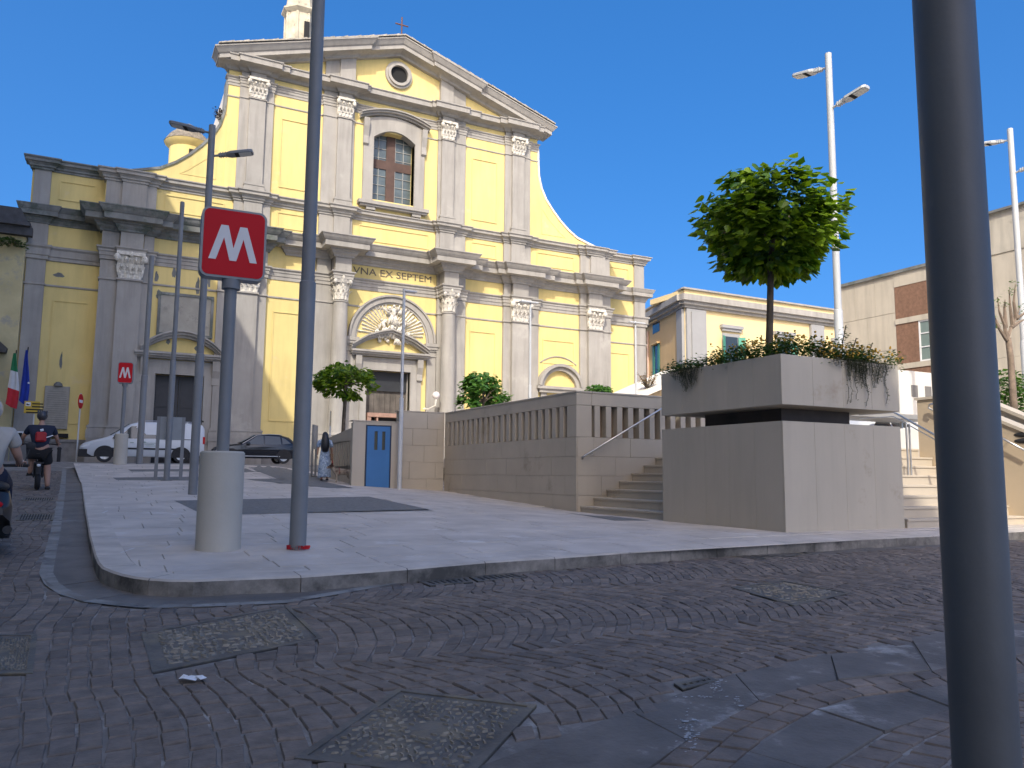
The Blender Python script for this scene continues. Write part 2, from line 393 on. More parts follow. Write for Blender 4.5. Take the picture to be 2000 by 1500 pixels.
# white chalky residue lines on the slabs (old adhesive)
rs = MB()
for px, py, L, a in [(245, 1050, .5, 0), (250, 1075, .45, 1.2), (310, 1045, .4, 0), (330, 1068, .3, 1.3), (205, 1000, .5, 1.4), (290, 982, .2, 1.2), (270, 992, .6, 0), (210, 975, .5, 1.3), (520, 1062, .5, .1), (640, 1050, .7, -.5), (700, 1030, .6, .1), (900, 1040, 1.2, -.3), (1000, 1055, 1.0, -.3), (1150, 1050, 1.1, .2), (1250, 1040, .9, 0)]:
    p = gP(px, py); u = Vector((cos(a), sin(a))); v = Vector((-u.y, u.x)); q = [V2(p.xy+u*s*L/2+v*t*(.008+.012*random.random())) for s, t in ((-1, -1), (1, -1), (1, 1), (-1, 1))]
    rs.add([(*c, zP(*c)+.0035) for c in q], [(0, 1, 2, 3)])
rs.build('mortar_smear', M('lime_smear', (.62, .62, .62), .95, .2, 8, 0), plaza, kind='stuff')

# gutter of smooth lava slabs along the kerb
LINE = [(122, 915), (116, 960), (98, 1040), (84, 1090), (76, 1120), (86, 1141), (115, 1161), (165, 1176), (224, 1183), (270, 1187), (315, 1188), (440, 1184), (560, 1178), (655, 1162), (800, 1136), (930, 1118), (1084, 1106), (1250, 1094), (1400, 1082)]
LG = [V2(gR(*p)) for p in LINE]
for i in range(4): LG.append((K[21+i*2][0], K[21+i*2][1]-.25))
def arclen(P):
    s = [0]
    for a, b_ in zip(P, P[1:]): s.append(s[-1]+(Vector(b_)-Vector(a)).length)
    return s
def at(P, S_, t):
    t *= S_[-1]
    for i in range(len(P)-1):
        if t <= S_[i+1] or i == len(P)-2:
            k = (t-S_[i])/max(1e-9, S_[i+1]-S_[i]); return (P[i][0]+(P[i+1][0]-P[i][0])*k, P[i][1]+(P[i+1][1]-P[i][1])*k)
def stone(m, q, zf, h, jit, rnd=.12, thick=.02):
    q = [(p[0]+random.uniform(-jit, jit), p[1]+random.uniform(-jit, jit)) for p in q]; n = len(q)
    cx = sum(p[0] for p in q)/n; cy = sum(p[1] for p in q)/n; dz = random.uniform(-h, h)
    s = lambda p, k: (p[0]+(cx-p[0])*k, p[1]+(cy-p[1])*k)
    tx, ty = random.uniform(-.02, .02), random.uniform(-.02, .02)
    m.add([(*p, zf(*p)-thick) for p in q]+[(*s(p, rnd*.35), zf(*p)-.007+dz) for p in q]+[(*s(p, rnd), zf(*p)+dz+tx*(p[0]-cx)+ty*(p[1]-cy)) for p in q],
          [tuple(range(2*n, 3*n))]+[(i, (i+1) % n, (i+1) % n+n, i+n) for i in range(n)]+[(i+n, (i+1) % n+n, (i+1) % n+2*n, i+2*n) for i in range(n)])
sk, sl = arclen(K[:29]), arclen(LG)
n = 46
for i in range(n):
    a, b2 = i/n, (i+1)/n
    # match by parameter along both curves
    q = [at(LG, sl, a), at(LG, sl, b2), at(K[:29], sk, b2), at(K[:29], sk, a)]
    m = MB(); stone(m, q, lambda x, y: zR(x, y)-.002, .001, 0, .012); m.build('gutter_slab', LAV, road)
GUT = LG+K[:29][::-1]
LO_ = offset(LG, .13); ms = MB()
for i in range(15):
    for k in range(4):
        t0, t1 = k/4, (k+1)/4; l_ = lambda A, t: (A[i][0]+(A[i+1][0]-A[i][0])*t, A[i][1]+(A[i+1][1]-A[i][1])*t)
        o0, o1 = random.uniform(-.025, .025), random.uniform(-.025, .025)
        q = [l_(LG, t0), l_(LG, t1), l_(LO_, t1), l_(LO_, t0)]; ms.add([(p[0], p[1]-(o0 if c in (3,) else o1 if c == 2 else 0), zR(*p)+.0035) for c, p in enumerate(q)], [(0, 1, 2, 3)])
ms.build('cement_strip', M('cement_strip', (.24, .235, .22), .9, .3, 3, .4, 30, stain=(.12, .11, .11), stsc=2.5), road, kind='stuff')
# manhole covers and grates (flat iron in the road)
def cover(name, px, parent, frame=.04, kind='loz', seed=1, nb=120, mt=IRN):
    q = [V2(gR(*p)) for p in px]; A, B, Cc, D = [Vector(p) for p in q]; rnd = random.Random(seed)
    P = lambda u, v: A.lerp(B, u).lerp(D.lerp(Cc, u), v); zf = lambda p, h: (p.x, p.y, zR(p.x, p.y)+h)
    m = MB(); m.hexa([zf(P(u, v), -.03) for u, v in ((0, 0), (1, 0), (1, 1), (0, 1))][::1], [zf(P(u, v), -.002) for u, v in ((0, 0), (1, 0), (1, 1), (0, 1))])
    o = m.build(name, mt, parent)
    Lx, Ly = (B-A).length, (D-A).length; m = MB(); f = frame
    for u0, u1, v0, v1 in ((0, 1, 0, f/Ly), (0, 1, 1-f/Ly, 1), (0, f/Lx, f/Ly, 1-f/Ly), (1-f/Lx, 1, f/Ly, 1-f/Ly)):
        m.hexa([zf(P(u, v), -.02) for u, v in ((u0, v0), (u1, v0), (u1, v1), (u0, v1))], [zf(P(u, v), .006) for u, v in ((u0, v0), (u1, v0), (u1, v1), (u0, v1))])
    m.build('cover_frame', IRN, o)
    m = MB()
    if kind == 'loz':
        k = int(sqrt(nb))
        for i in range(k):
            for j in range(k):
                u = .08+.84*(i+.5+rnd.uniform(-.25, .25))/k; v = .08+.84*(j+.5+rnd.uniform(-.25, .25))/k; c = P(u, v)
                if (Vector((u, v))-Vector((.5, .5))).length < .09: continue
                a = rnd.choice([0, pi/2, pi/4, -pi/4])+rnd.uniform(-.2, .2); L = Lx/k*.36; W = L*.36; d = Vector((cos(a), sin(a))); e = Vector((-d.y, d.x))
                b0 = [zf(c+d*s*L+e*t*W, -.003) for s, t in ((-1, -.6), (0, -1), (1, -.6), (1, .6), (0, 1), (-1, .6))]; t0 = [zf(c+d*s*L*.8+e*t*W*.6, .007) for s, t in ((-1, -.6), (0, -1), (1, -.6), (1, .6), (0, 1), (-1, .6))]
                m.add(b0+t0, [(6, 7, 8, 9, 10, 11)]+[(i_, (i_+1) % 6, (i_+1) % 6+6, i_+6) for i_ in range(6)])
        m.build('raised_tread', TRD, o, kind='stuff')
    else:
        k = nb
        for i in range(k):
            u0 = .06+.88*i/k; u1 = u0+.88*.5/k
            for v0, v1 in ((.06, .47), (.53, .94)):
                m.hexa([zf(P(u, v), -.004) for u, v in ((u0, v0), (u1, v0), (u1, v1), (u0, v1))], [zf(P(u, v), .004) for u, v in ((u0, v0), (u1, v0), (u1, v1), (u0, v1))])
        m.build('grate_bars', IRN, o, kind='stuff')
    return o, q
VOID = M('grate_void', (.02, .02, .02), .9, .2, 5, 0)
MH = []
for nm, px, lab, cat, kw in [
    ('manhole_cover', [(297, 1314), (630, 1247), (563, 1183), (275, 1237)], 'long rectangular iron cover set in the cobbles just below the kerb corner', 'manhole cover', dict(nb=324, seed=2)),
    ('manhole_cover', [(574, 1482), (916, 1520), (1048, 1378), (776, 1346)], 'large diamond-placed iron cover with raised treads at the bottom middle of the road', 'manhole cover', dict(nb=256, seed=3)),
    ('manhole_cover', [(-70, 1318), (64, 1316), (73, 1240), (-50, 1240)], 'iron cover with dotted relief cut by the left edge of the picture', 'manhole cover', dict(nb=324, seed=4)),
    ('manhole_cover', [(1428, 1148), (1552, 1184), (1662, 1158), (1528, 1134)], 'small square iron cover far out in the cobbled road before the planter', 'manhole cover', dict(nb=100, seed=5)),
    ('drain_grate', [(840, 1144), (924, 1137), (912, 1128), (816, 1136)], 'left one of two iron drain grates beside the kerb', 'drain grate', dict(kind='bars', nb=7, mt=VOID)),
    ('drain_grate', [(934, 1136), (1030, 1128), (1000, 1120), (916, 1127)], 'right one of two iron drain grates beside the kerb', 'drain grate', dict(kind='bars', nb=7, mt=VOID)),
    ('drain_grate', [(1480, 1092), (1588, 1082), (1560, 1075), (1424, 1087)], 'iron drain grate in the road in front of the stone planter', 'drain grate', dict(kind='bars', nb=9, mt=VOID)),
    ('drain_grate', [(30, 1016), (104, 1016), (108, 1004), (36, 1004)], 'iron grate across the side street, nearer to the scooter', 'drain grate', dict(kind='bars', nb=12, mt=VOID)),
    ('drain_grate', [(42, 978), (106, 978), (108, 972), (46, 972)], 'iron grate across the side street, just behind the fat-tyre bike', 'drain grate', dict(kind='bars', nb=12, mt=VOID)),
    ('drain_grate', [(1333, 1347), (1402, 1330), (1386, 1322), (1316, 1336)], 'short slotted drain at the edge of the smooth slabs at lower right', 'drain grate', dict(kind='bars', nb=5, mt=VOID))]:
    o, q = cover(nm, px, None, **kw); tag(o, lab, cat); MH.append(q)
# smooth slab bands and mixed setts at lower right
UPc = [(900, 1506), (928, 1490), (1050, 1434), (1160, 1402), (1252, 1383), (1336, 1350), (1420, 1318), (1488, 1302), (1560, 1291), (1632, 1276), (1720, 1257), (1800, 1241), (1870, 1232), (1990, 1218), (2100, 1206)]
LOc = [(1150, 1580), (1200, 1550), (1250, 1520), (1292, 1484), (1330, 1456), (1376, 1424), (1456, 1382), (1504, 1358), (1576, 1338), (1652, 1326), (1720, 1322), (1800, 1312), (1870, 1300), (1990, 1280), (2100, 1262)]
R2c = [(1330, 1580), (1370, 1550), (1408, 1510), (1450, 1478), (1496, 1434), (1584, 1390), (1640, 1366), (1700, 1354), (1772, 1348), (1830, 1342), (1880, 1332), (1940, 1322), (2000, 1312), (2060, 1302), (2120, 1290)]
D2c = [(1500, 1620), (1560, 1560), (1600, 1510), (1660, 1472), (1732, 1428), (1800, 1400), (1860, 1382), (1910, 1372), (1950, 1364), (1990, 1356), (2030, 1346), (2060, 1338), (2090, 1330), (2120, 1322), (2150, 1314)]
UPp, LOp, R2p, D2p = [[V2(gR(*p)) for p in L] for L in (UPc, LOc, R2c, D2c)]
ZF = lambda x, y: zR(x, y)
def band(P, Q, seg, rows, name, mat, jit, rnd, h=.002, stag=.5, lst=None):
    sp, sq = arclen(P), arclen(Q); L = (sp[-1]+sq[-1])/2; n = max(1, int(L/seg))
    for r in range(rows):
        k = 0.0
        t = -stag*(r % 2)/n
        while t < 1:
            a, b_ = max(0, t), min(1, t+(1+random.uniform(-.12, .12))/n)
            if b_-a > .2/n:
                va, vb = r/rows+.01, (r+1)/rows-.01; e = .006/L*seg/seg
                f = lambda s, v: (at(P, sp, s)[0]*(1-v)+at(Q, sq, s)[0]*v, at(P, sp, s)[1]*(1-v)+at(Q, sq, s)[1]*v)
                q = [f(a+e, vb), f(b_-e, vb), f(b_-e, va), f(a+e, va)]; c = proj((*q[0], -1.4))
                if c[1] < 1700:
                    m = MB(); stone(m, q, ZF, h, jit, rnd, .02); lst.append((Vector(q[0]).length, m, name, mat)) if lst is not None else m.build(name, mat, road)
            t = b_
LST = []
COW = M('cobble_warm', (.17, .14, .115), .7, .35, 5, .5, 28, isl=.3)
band(UPp, LOp, .95, 1, 'road_slab', SLB, .006, .015, .002)
band(LOp, R2p, .19, 2, 'cobblestone', COW, .006, .07, .003, lst=LST)
band(R2p, D2p, .85, 1, 'road_slab', SLB, .006, .015, .002)
FARp = [(p[0]+.9*k, p[1]-1.2) for k, p in enumerate(D2p)]
FARp = [(p[0]+.62, p[1]-.95) for p in D2p]
band(D2p, FARp, .17, 6, 'cobblestone', COB, .005, .08, .003, lst=LST)
BANDZ = UPp+FARp[::-1]+[(0, -3)]
# arched courses of small setts
PX, PY, W = .122, .2, 2.0
def amp(x): return .05 if x < .6 else min(.46, .05+(x-.6)*.25)
def wp(x, y):
    u = ((y+.6)/W) % 1*2-1; return (x+amp(x)*(1-u*u)+.05*sin(y*1.7+x*.6), y+.04*sin(x*2.1))
k = int(-7/PX)
while k*PX < 19:
    x0 = k*PX; x1 = x0+PX; y = .6+random.random()*.2
    while y < 34:
        L = PY*random.uniform(.75, 1.25); e = .005; ey = .012; cx, cy = wp(x0+PX/2, y+L/2)
        if cy > 10 and cx > -.3: break
        pr = proj((cx, cy, zR(cx, cy)))
        if -260 < pr[0] < 2260 and 900 < pr[1] < 1720 and pr[2] > 1 and (cx < -.2 or cy < 9.6) and cy < 33:
            if not inpoly(cx, cy, GUT) and not any(inpoly(cx, cy, q) for q in MH) and not inpoly(cx, cy, plazapoly) and not (cx > -1.3 and inpoly(cx, cy, K+[(27, 40), (-1, 40)])):
                if not inpoly(cx, cy, BANDZ):
                    q = [wp(x0+e, y+ey), wp(x1-e, y+ey), wp(x1-e, y+L-ey), wp(x0+e, y+L-ey)]
                    m = MB(); stone(m, q, ZF, .0035, .009, .1, .02)
                    off = -100 < pr[0] < 2100 and pr[1] < 1520
                    LST.append((pr[2] if off else 50+pr[2], m, 'cobblestone', COB))
        y += L
    k += 1
LST.sort(key=lambda s: s[0]); rest = {}
for i, (d, m, nm, mt) in enumerate(LST):
    if i < 296: m.build(nm, mt, road)
    else: rest.setdefault(mt.name, (MB(), mt))[0].add(m.v, m.f)
for q, mt in rest.values(): q.build('cobblestone', mt, road, kind='stuff')
print('COBBLES', len(LST), 'SLABS', len(slabs))
# spilt lime and litter
sp = MB(); rr = random.Random(5)
def splat(cx, cy, n, r, L, a):
    for _ in range(n):
        p = gR(cx+rr.gauss(0, 1)*L*cos(a)+rr.gauss(0, r), cy+rr.gauss(0, 1)*L*sin(a)+rr.gauss(0, r*.4)); s = rr.uniform(.002, .008)*(2.2 if rr.random() < .08 else 1); k = rr.randint(5, 8); a0 = rr.random()*6
        sp.add([(p.x+s*rr.uniform(.5, 1.3)*cos(a0+2*pi*i/k)*1.5, p.y+s*rr.uniform(.5, 1.3)*sin(a0+2*pi*i/k), zR(p.x, p.y)+.0045) for i in range(k)], [tuple(range(k))])
splat(1345, 1425, 90, 5, 26, -.9); splat(1397, 1340, 50, 2, 10, -.7); splat(1370, 1362, 30, 1.5, 26, 0); splat(1440, 1370, 16, 2, 7, 1)
sp.build('lime_splash', M('spilt_lime', (.42, .43, .44), .9, .2, 8, .2), road, kind='stuff')
pp = thing('paper_scrap', 'crumpled white paper scrap lying on the cobbles at lower left', 'litter', gR(373, 1332))
m = MB(); c = gR(373, 1332)
for dx, dy, s, a in ((0, 0, .05, .4), (.06, -.02, .035, 1.2), (-.04, .05, .03, 2)):
    m.add([(c.x+dx+s*cos(a+k*pi/2)*rr.uniform(.7, 1.2), c.y+dy+s*1.4*sin(a+k*pi/2), c.z+.006+rr.uniform(0, .03)) for k in range(4)]+[(c.x+dx, c.y+dy, c.z+.04)], [(0, 1, 4), (1, 2, 4), (2, 3, 4), (3, 0, 4)])
m.build('paper', WPL, pp)
# ============================================================ CHURCH
YW, YWING, CX = 48.0, 48.9, 16.0
ch = thing('church', 'large yellow and grey baroque church with a triangular pediment filling the back of the square', 'church', (16, 48, .5))
mir = lambda L: L+[(2*CX-b, 2*CX-a, p) for a, b, p in L[::-1]]
def ent(steps, prof, z, yb, name, mat, back=.4, parent=None, sm=False):
    zf = z if callable(z) else (lambda x: z); pts = []
    B = [(steps[0][0], -1, None, steps[0][2])]+[(a[1], 0, a[2], b[2]) for a, b in zip(steps, steps[1:])]+[(steps[-1][1], 1, steps[-1][2], None)]
    m = MB(); prof = [(-back, prof[0][1])]+prof+[(-back, prof[-1][1])]; cnt = 0
    for o, dz in prof:
        row = []
        for xc, e, pa, pb in B:
            if e == -1: row += [(xc-max(o, 0), yb+back), (xc-max(o, 0), yb-pb-o)]
            elif e == 1: row += [(xc+max(o, 0), yb-pa-o), (xc+max(o, 0), yb+back)]
            elif pa == pb: row += [(xc, yb-pa-o)]
            else:
                x = xc-max(o, 0) if pb > pa else xc+max(o, 0); row += [(x, yb-pa-o), (x, yb-pb-o)]
        cnt = len(row); m.v += [(x, y, zf(x)+dz) for x, y in row]
    for j in range(len(prof)-1):
        for i in range(cnt-1): a = j*cnt+i; m.f.append((a, a+1, a+cnt+1, a+cnt))
    n = cnt*len(prof)
    return m.build(name, mat, parent or ch)
def wall(m, x0, x1, y0, y1, z0, z1, holes=()):
    xs = sorted({x0, x1, *[h[0] for h in holes], *[h[1] for h in holes]})
    for a, b in zip(xs, xs[1:]):
        hs = sorted([(h[2], h[3]) for h in holes if h[0] <= a and h[1] >= b]); z = z0
        for u, v in hs:
            if u > z: m.box(a, b, y0, y1, z, u)
            z = v
        if z < z1: m.box(a, b, y0, y1, z, z1)
    return m
# --- walls
m = MB(); wall(m, -.75, 32.75, YW, YW+1.5, .2, 16.4, [(2.33, 4.88, .2, 5.4), (14.39, 17.28, .2, 6.45)])
m.box(-.75, 32.75, YW+1.5, YW+2, .2, 16.3); m.build('lower_wall', YEL, ch)
m = MB(); m.box(-4.3, -.75, YWING, YWING+1, .2, 16.6); m.box(32.75, 36.6, YWING, YWING+1, .2, 16.6); bsep(m, 'wing_wall', YEL, ch)
m = MB(); wall(m, 5.4, 26.6, YW, YW+1.2, 16.4, 24.4, [(14.42, 17.25, 17.55, 22.2)]); m.build('upper_wall', YEL, ch)
m = MB(); m.box(-.7, 32.7, YW+2, YW+26, .2, 15.8); m.box(5.5, 26.5, YW+1.2, YW+26, 16, 24); bsep(m, 'nave_wall', WHT, ch)
AP = 28.25; zr = lambda x: 24.45+(AP-24.45)*(1-abs(x-CX)/11.0)
m = MB(); m.prism([(5.4, 24.4), (26.6, 24.4), (16, 27.95)], YW, YW+1); m.build('pediment_wall', YEL, ch)
def scroll(mx):
    f = (lambda x: x) if not mx else (lambda x: 32-x)
    c = [(26.6, 23.4), (26.62, 22.4), (26.68, 21.4), (26.9, 20.5), (27.3, 19.7), (27.85, 19.0), (28.5, 18.3), (29.2, 17.7), (30.0, 17.2), (31.0, 16.9), (31.9, 16.65)]
    m = MB(); m.prism([(f(x), z) for x, z in c+[(31.9, 16.4), (26.5, 16.4)]], YW+.05, YW+.9); m.build('scroll_wing', YEL, ch)
    m = MB(); P = [Vector((f(x), YW+.45, z)) for x, z in c]
    for a, b in zip(P, P[1:]):
        t = (b-a).normalized(); nn = Vector((-t.z, 0, t.x)) if (-t.z > 0) != mx else Vector((t.z, 0, -t.x)); nn = nn if nn.z > -.01 else -nn
        nn *= .14; m.hexa([a+Vector((0, -.48, 0)), b+Vector((0, -.48, 0)), b+Vector((0, .5, 0)), a+Vector((0, .5, 0))], [a+nn+Vector((0, -.48, 0)), b+nn+Vector((0, -.48, 0)), b+nn+Vector((0, .5, 0)), a+nn+Vector((0, .5, 0))])
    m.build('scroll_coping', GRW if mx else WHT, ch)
    m = MB(); q = [(27.05, 17.15), (27.05, 19.0), (27.6, 18.3), (28.6, 17.4), (29, 17.15)]
    for a, b in zip(q, q[1:]+q[:1]): m.tube([(f(a[0]), YW+.05, a[1]), (f(b[0]), YW+.05, b[1])], .035, 4)
    m.build('panel_moulding', YEL, ch)
scroll(False); scroll(True)
# --- pilasters
def pil(x0, x1, p, z0, z1, name='pilaster', yb=YW, mat=None, base=True):
    m = MB(); m.box(x0, x1, yb-p, yb+.1, z0, z1)
    if base:
        for dz, o, h in ((0, .14, .28), (.28, .09, .12), (.4, .12, .1), (.5, .05, .08)): m.box(x0-o, x1+o, yb-p-o, yb, z0+dz, z0+dz+h-.003)
    return m.build(name, mat or GRY, ch)
low = [(-.75, 1.9, .15, 1.35), (5.35, 8.1, 6.3, 7.55), (23.9, 26.65, 24.45, 25.7), (30.1, 32.75, 30.65, 31.85)]
for a, b, c, d in low:
    pil(a, b, .22, 1.9, 11.5); pil(c, d, .5, 1.9, 10.45)
    m = MB(); m.box(a-.1, b+.1, YW-.34, YW, .2, 1.9); m.box(c-.18, d+.18, YW-.66, YW-.34, .2, 1.897); m.box(a-.14, b+.14, YW-.38, YW, 1.72, 1.88); m.build('pedestal', GRY, ch)
for s in (0, 1):
    X = lambda a, b: (a, b) if not s else (32-b, 32-a)
    a, b = X(11.0, 13.0); pil(a, b, .3, 1.9, 11.5)
    m = MB(); m.box(a-.1, b+.1, YW-.42, YW, .2, 1.9); cx = 12.42 if not s else 19.6; m.box(cx-.7, cx+.7, YW-1.45, YW-.42, .2, 1.9); m.box(cx-.78, cx+.78, YW-1.52, YW-.42, 1.7, 1.897); m.build('pedestal', GRY, ch)
    m = MB(); m.lathe((cx, YW-.78, 0), [(.62, 1.9), (.62, 2.1), (.55, 2.16), (.6, 2.25), (.52, 2.36), (.49, 2.45), (.49, 5), (.47, 8), (.43, 10.35), (.48, 10.38), (.48, 10.46), (.4, 10.47)], 28); m.build('column', GRY, ch, smooth=40)
up = [(6.05, 8.05, 6.6, 7.55), (11.1, 13.1, 12.0, 12.9), (18.9, 20.9, 19.1, 20.0), (23.95, 25.95, 24.45, 25.4)]
for a, b, c, d in up:
    pil(a, b, .16, 16.6, 23.3, base=False); pil(c, d, .34, 16.6, 22.45)
    pil(a-.05, b+.05, .2, 14.2, 16.2, 'attic_pier', base=False); pil(c-.05, d+.05, .36, 14.2, 16.2, 'attic_pier', base=False)
for a, b in ((-.7, 1.85), (30.15, 32.7)): pil(a, b, .2, 14.2, 16.2, 'attic_pier', base=False); pil(a+.8, b-.5, .36, 14.2, 16.2, 'attic_pier', base=False)
pil(-4.25, -3.35, .2, .3, 13.3, yb=YWING, base=False); pil(35.6, 36.6, .2, .3, 13.3, yb=YWING, base=False)
pil(-4.2, -3.4, .15, 14.3, 16.6, yb=YWING, base=False); pil(35.65, 36.55, .15, 14.3, 16.6, yb=YWING, base=False)
# --- capitals
def leaf(m, c, w, h, out, curl, nrm):
    side = Vector((-nrm.y, nrm.x, 0)); R = []
    for t, ww, o in ((0, .8, 0), (.35, 1, .05), (.7, .85, .28), (.92, .5, .75), (1, .2, 1.0), (.88, .1, 1.12)):
        p = c+Vector((0, 0, h*t))+nrm*(out*o); R.append((p-side*w*ww/2, p+nrm*.05*(1-t), p+side*w*ww/2))
    m.add([v for r in R for v in r], [(j*3+i, j*3+i+1, j*3+i+4, j*3+i+3) for j in range(len(R)-1) for i in range(2)])
def capital(name, c, w, h, rnd=False, dep=.3):
    o = MB(); c = Vector(c); N = Vector((0, -1, 0))
    if rnd:
        o.lathe(c, [(w*.42, 0), (w*.44, h*.3), (w*.5, h*.7), (w*.6, h*.86)], 20)
        for j, (n, z, hh) in enumerate(((12, 0, .42), (12, .22, .5))):
            for i in range(n): a = 2*pi*(i+.5*j)/n; d = Vector((cos(a), sin(a), 0)); leaf(o, c+d*w*.44+Vector((0, 0, z*h)), w*.22, hh*h, w*.26, 0, d)
        for a in (pi/4, 3*pi/4, 5*pi/4, 7*pi/4):
            d = Vector((cos(a), sin(a), 0)); o.ball(c+d*w*.66+Vector((0, 0, h*.78)), (w*.13, w*.13, h*.12), 8, 6)
        for a in range(4): d = Vector((cos(a*pi/2), sin(a*pi/2), 0)); o.ball(c+d*w*.56+Vector((0, 0, h*.93)), (w*.09, w*.09, h*.1), 7, 5)
        o.box(c.x-w*.55, c.x+w*.55, c.y-w*.55, c.y+w*.55, c.z+h*.86, c.z+h)
    else:
        o.hexa([c+Vector((-w*.47, -.02, 0)), c+Vector((w*.47, -.02, 0)), c+Vector((w*.47, .2, 0)), c+Vector((-w*.47, .2, 0))], [c+Vector((-w*.56, -dep*.5, h*.86)), c+Vector((w*.56, -dep*.5, h*.86)), c+Vector((w*.56, .2, h*.86)), c+Vector((-w*.56, .2, h*.86))])
        for j, (n, z, hh) in enumerate(((4, 0, .42), (5, .2, .5))):
            for i in range(n): x = (-.5+(i+.5)/n)*w*(1+.12*j); leaf(o, c+Vector((x, -.03-.05*j, z*h)), w*.25, hh*h, w*.3, 0, N)
        for s in (-1, 1):
            for j in range(2): leaf(o, c+Vector((s*w*.48, -.0, h*.1+.25*h*j)), .25, h*.4, w*.14, 0, Vector((s*.8, -.6, 0)))
            o.ball(c+Vector((s*w*.56, -dep*.7, h*.76)), (w*.15, w*.14, h*.15), 8, 6); o.ball(c+Vector((s*w*.2, -dep*.6, h*.74)), (w*.08, w*.08, h*.1), 7, 5)
        o.ball(c+Vector((0, -dep*.9, h*.92)), (w*.1, w*.08, h*.11), 8, 6)
        o.box(c.x-w*.6, c.x+w*.6, c.y-dep, c.y+.15, c.z+h*.87, c.z+h)
    return o.build(name, CAP, ch)
CAP = M('stucco_capital', (.62, .585, .51), .9, .25, 7, .6, 14, stain=(.24, .22, .19), stsc=5, stt=.55)
for a, b, c, d in low: capital('capital', ((c+d)/2, YW-.5, 10.5), d-c, 1.45)
for cx in (12.42, 19.6): capital('capital', (cx, YW-.78, 10.5), .98, 1.45, True)
for a, b, c, d in up: capital('capital', ((c+d)/2, YW-.34, 22.5), d-c, 1.15)
# --- entablatures
S0 = [(-.75, .15, .24), (.15, 1.35, .55), (1.35, 1.9, .24), (1.9, 5.35, 0), (5.35, 6.3, .24), (6.3, 7.55, .55), (7.55, 8.1, .24), (8.1, 11, 0), (11, 11.9, .3), (11.9, 12.94, 1.25), (12.94, 13.02, .3), (13.02, 16, 0)]
main = mir(S0)
ARC = [(.02, 0), (.05, 0), (.05, .2), (.09, .22), (.09, .42), (.13, .44), (.13, .55), (.22, .63), (.22, .7), (.02, .7)]
ent([(a, b, p if p < 1 else .3) for a, b, p in main], [(.02, 0), (.06, .02), (.06, .1), (.02, .12)], 10.38, YW, 'neck_band', GRY)
ent(main, ARC, 11.52, YW, 'architrave', GRY)
m = MB()
for a, b, p in main:
    if p: m.box(a+.02, b-.02, YW-p, YW+.1, 12.2, 13.3)
bsep(m, 'frieze_block', GRY, ch)
COR = [(.02, 0), (.1, 0), (.12, .1), (.26, .22), (.3, .34), (.38, .36), (.4, .45), (.82, .47), (.84, .45), (.84, .76), (.9, .8), (1.0, .92), (1.1, 1.08), (1.14, 1.1), (1.14, 1.16), (0, 1.26)]
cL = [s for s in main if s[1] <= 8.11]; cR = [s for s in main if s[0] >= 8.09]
ent(cL, COR, 13.1, YW, 'main_cornice', GRW); ent([(8.1+1.15, 11, 0)]+cR[1:], COR, 13.1, YW, 'main_cornice', GRY)  # left run darker: lichen and weathering, plus the shade there painted into its colour
AT0 = [(-.75, .1, .2), (.1, 1.35, .36), (1.35, 1.9, .2), (1.9, 6.0, 0), (6.0, 6.55, .2), (6.55, 7.6, .36), (7.6, 8.1, .2), (8.1, 11.05, 0), (11.05, 11.95, .2), (11.95, 12.95, .36), (12.95, 13.15, .2), (13.15, 16, 0)]
ATC = [(.02, 0), (.06, 0), (.06, .12), (.14, .14), (.14, .24), (.24, .34), (.34, .36), (.34, .5), (.42, .56), (.42, .62), (0, .7)]
ent(mir(AT0), ATC, 16.0, YW, 'attic_cornice', GRY)
ent(mir(AT0), [(.02, 0), (.12, 0), (.12, .2), (.02, .3)], 14.3, YW, 'attic_base', GRY)
UP0 = [(5.4, 6.1, 0), (6.1, 6.6, .16), (6.6, 7.55, .36), (7.55, 8.05, .16), (8.05, 11.1, 0), (11.1, 12.0, .16), (12.0, 12.9, .36), (12.9, 13.1, .16), (13.1, 16, 0)]
U = mir(UP0)
ent(U, [(.01, 0), (.05, .02), (.05, .09), (.01, .1)], 22.38, YW, 'neck_band', GRY)
ent(U, [(o*.8, z*.8) for o, z in ARC], 23.12, YW, 'architrave', GRY)
m = MB()
for a, b, p in U:
    if p: m.box(a+.02, b-.02, YW-p, YW+.1, 23.6, 24.2)
bsep(m, 'frieze_block', GRY, ch)
UC = [(.02, 0), (.12, .02), (.2, .14), (.3, .2), (.75, .24), (.75, .52), (.82, .58), (.82, .64), (0, .72)]
ent(U, UC, 24.05, YW, 'pediment_base_cornice', GRY)
RK = [(.02, 0), (.1, .02), (.16, .14), (.28, .2), (.74, .24), (.74, .48), (.82, .54), (1.0, .82), (1.04, .84), (1.04, .92), (0, 1.0)]
ent([(5.45, 11.1, .16), (11.1, 13.1, .34), (13.1, 16, .16), (16, 18.9, .16), (18.9, 20.9, .34), (20.9, 26.55, .16)], RK, lambda x: 24.0+(3.55)*(1-abs(x-CX)/11.2), YW, 'raking_cornice', GRY)
m = MB()   # weathered tile strip lying on the rake
for s in (-1, 1):
    for k in range(27):
        x0 = CX+s*k*.422; x1 = CX+s*(k+1)*.422; z0 = 24.98+3.55*(1-abs(x0-CX)/11.2); z1 = 24.98+3.55*(1-abs(x1-CX)/11.2)
        m.hexa([(x0, YW-1.28, z0), (x1, YW-1.28, z1), (x1, YW+1, z1+.1), (x0, YW+1, z0+.1)], [(x0, YW-1.28, z0+.09+.04*(k % 2)), (x1, YW-1.28, z1+.07), (x1, YW+1, z1+.2), (x0, YW+1, z0+.2)])
m.build('roof_edge', M('old_tiles', (.36, .33, .28), .9, .4, 4, .4, stain=(.14, .13, .12), stsc=2), ch)
m = MB()
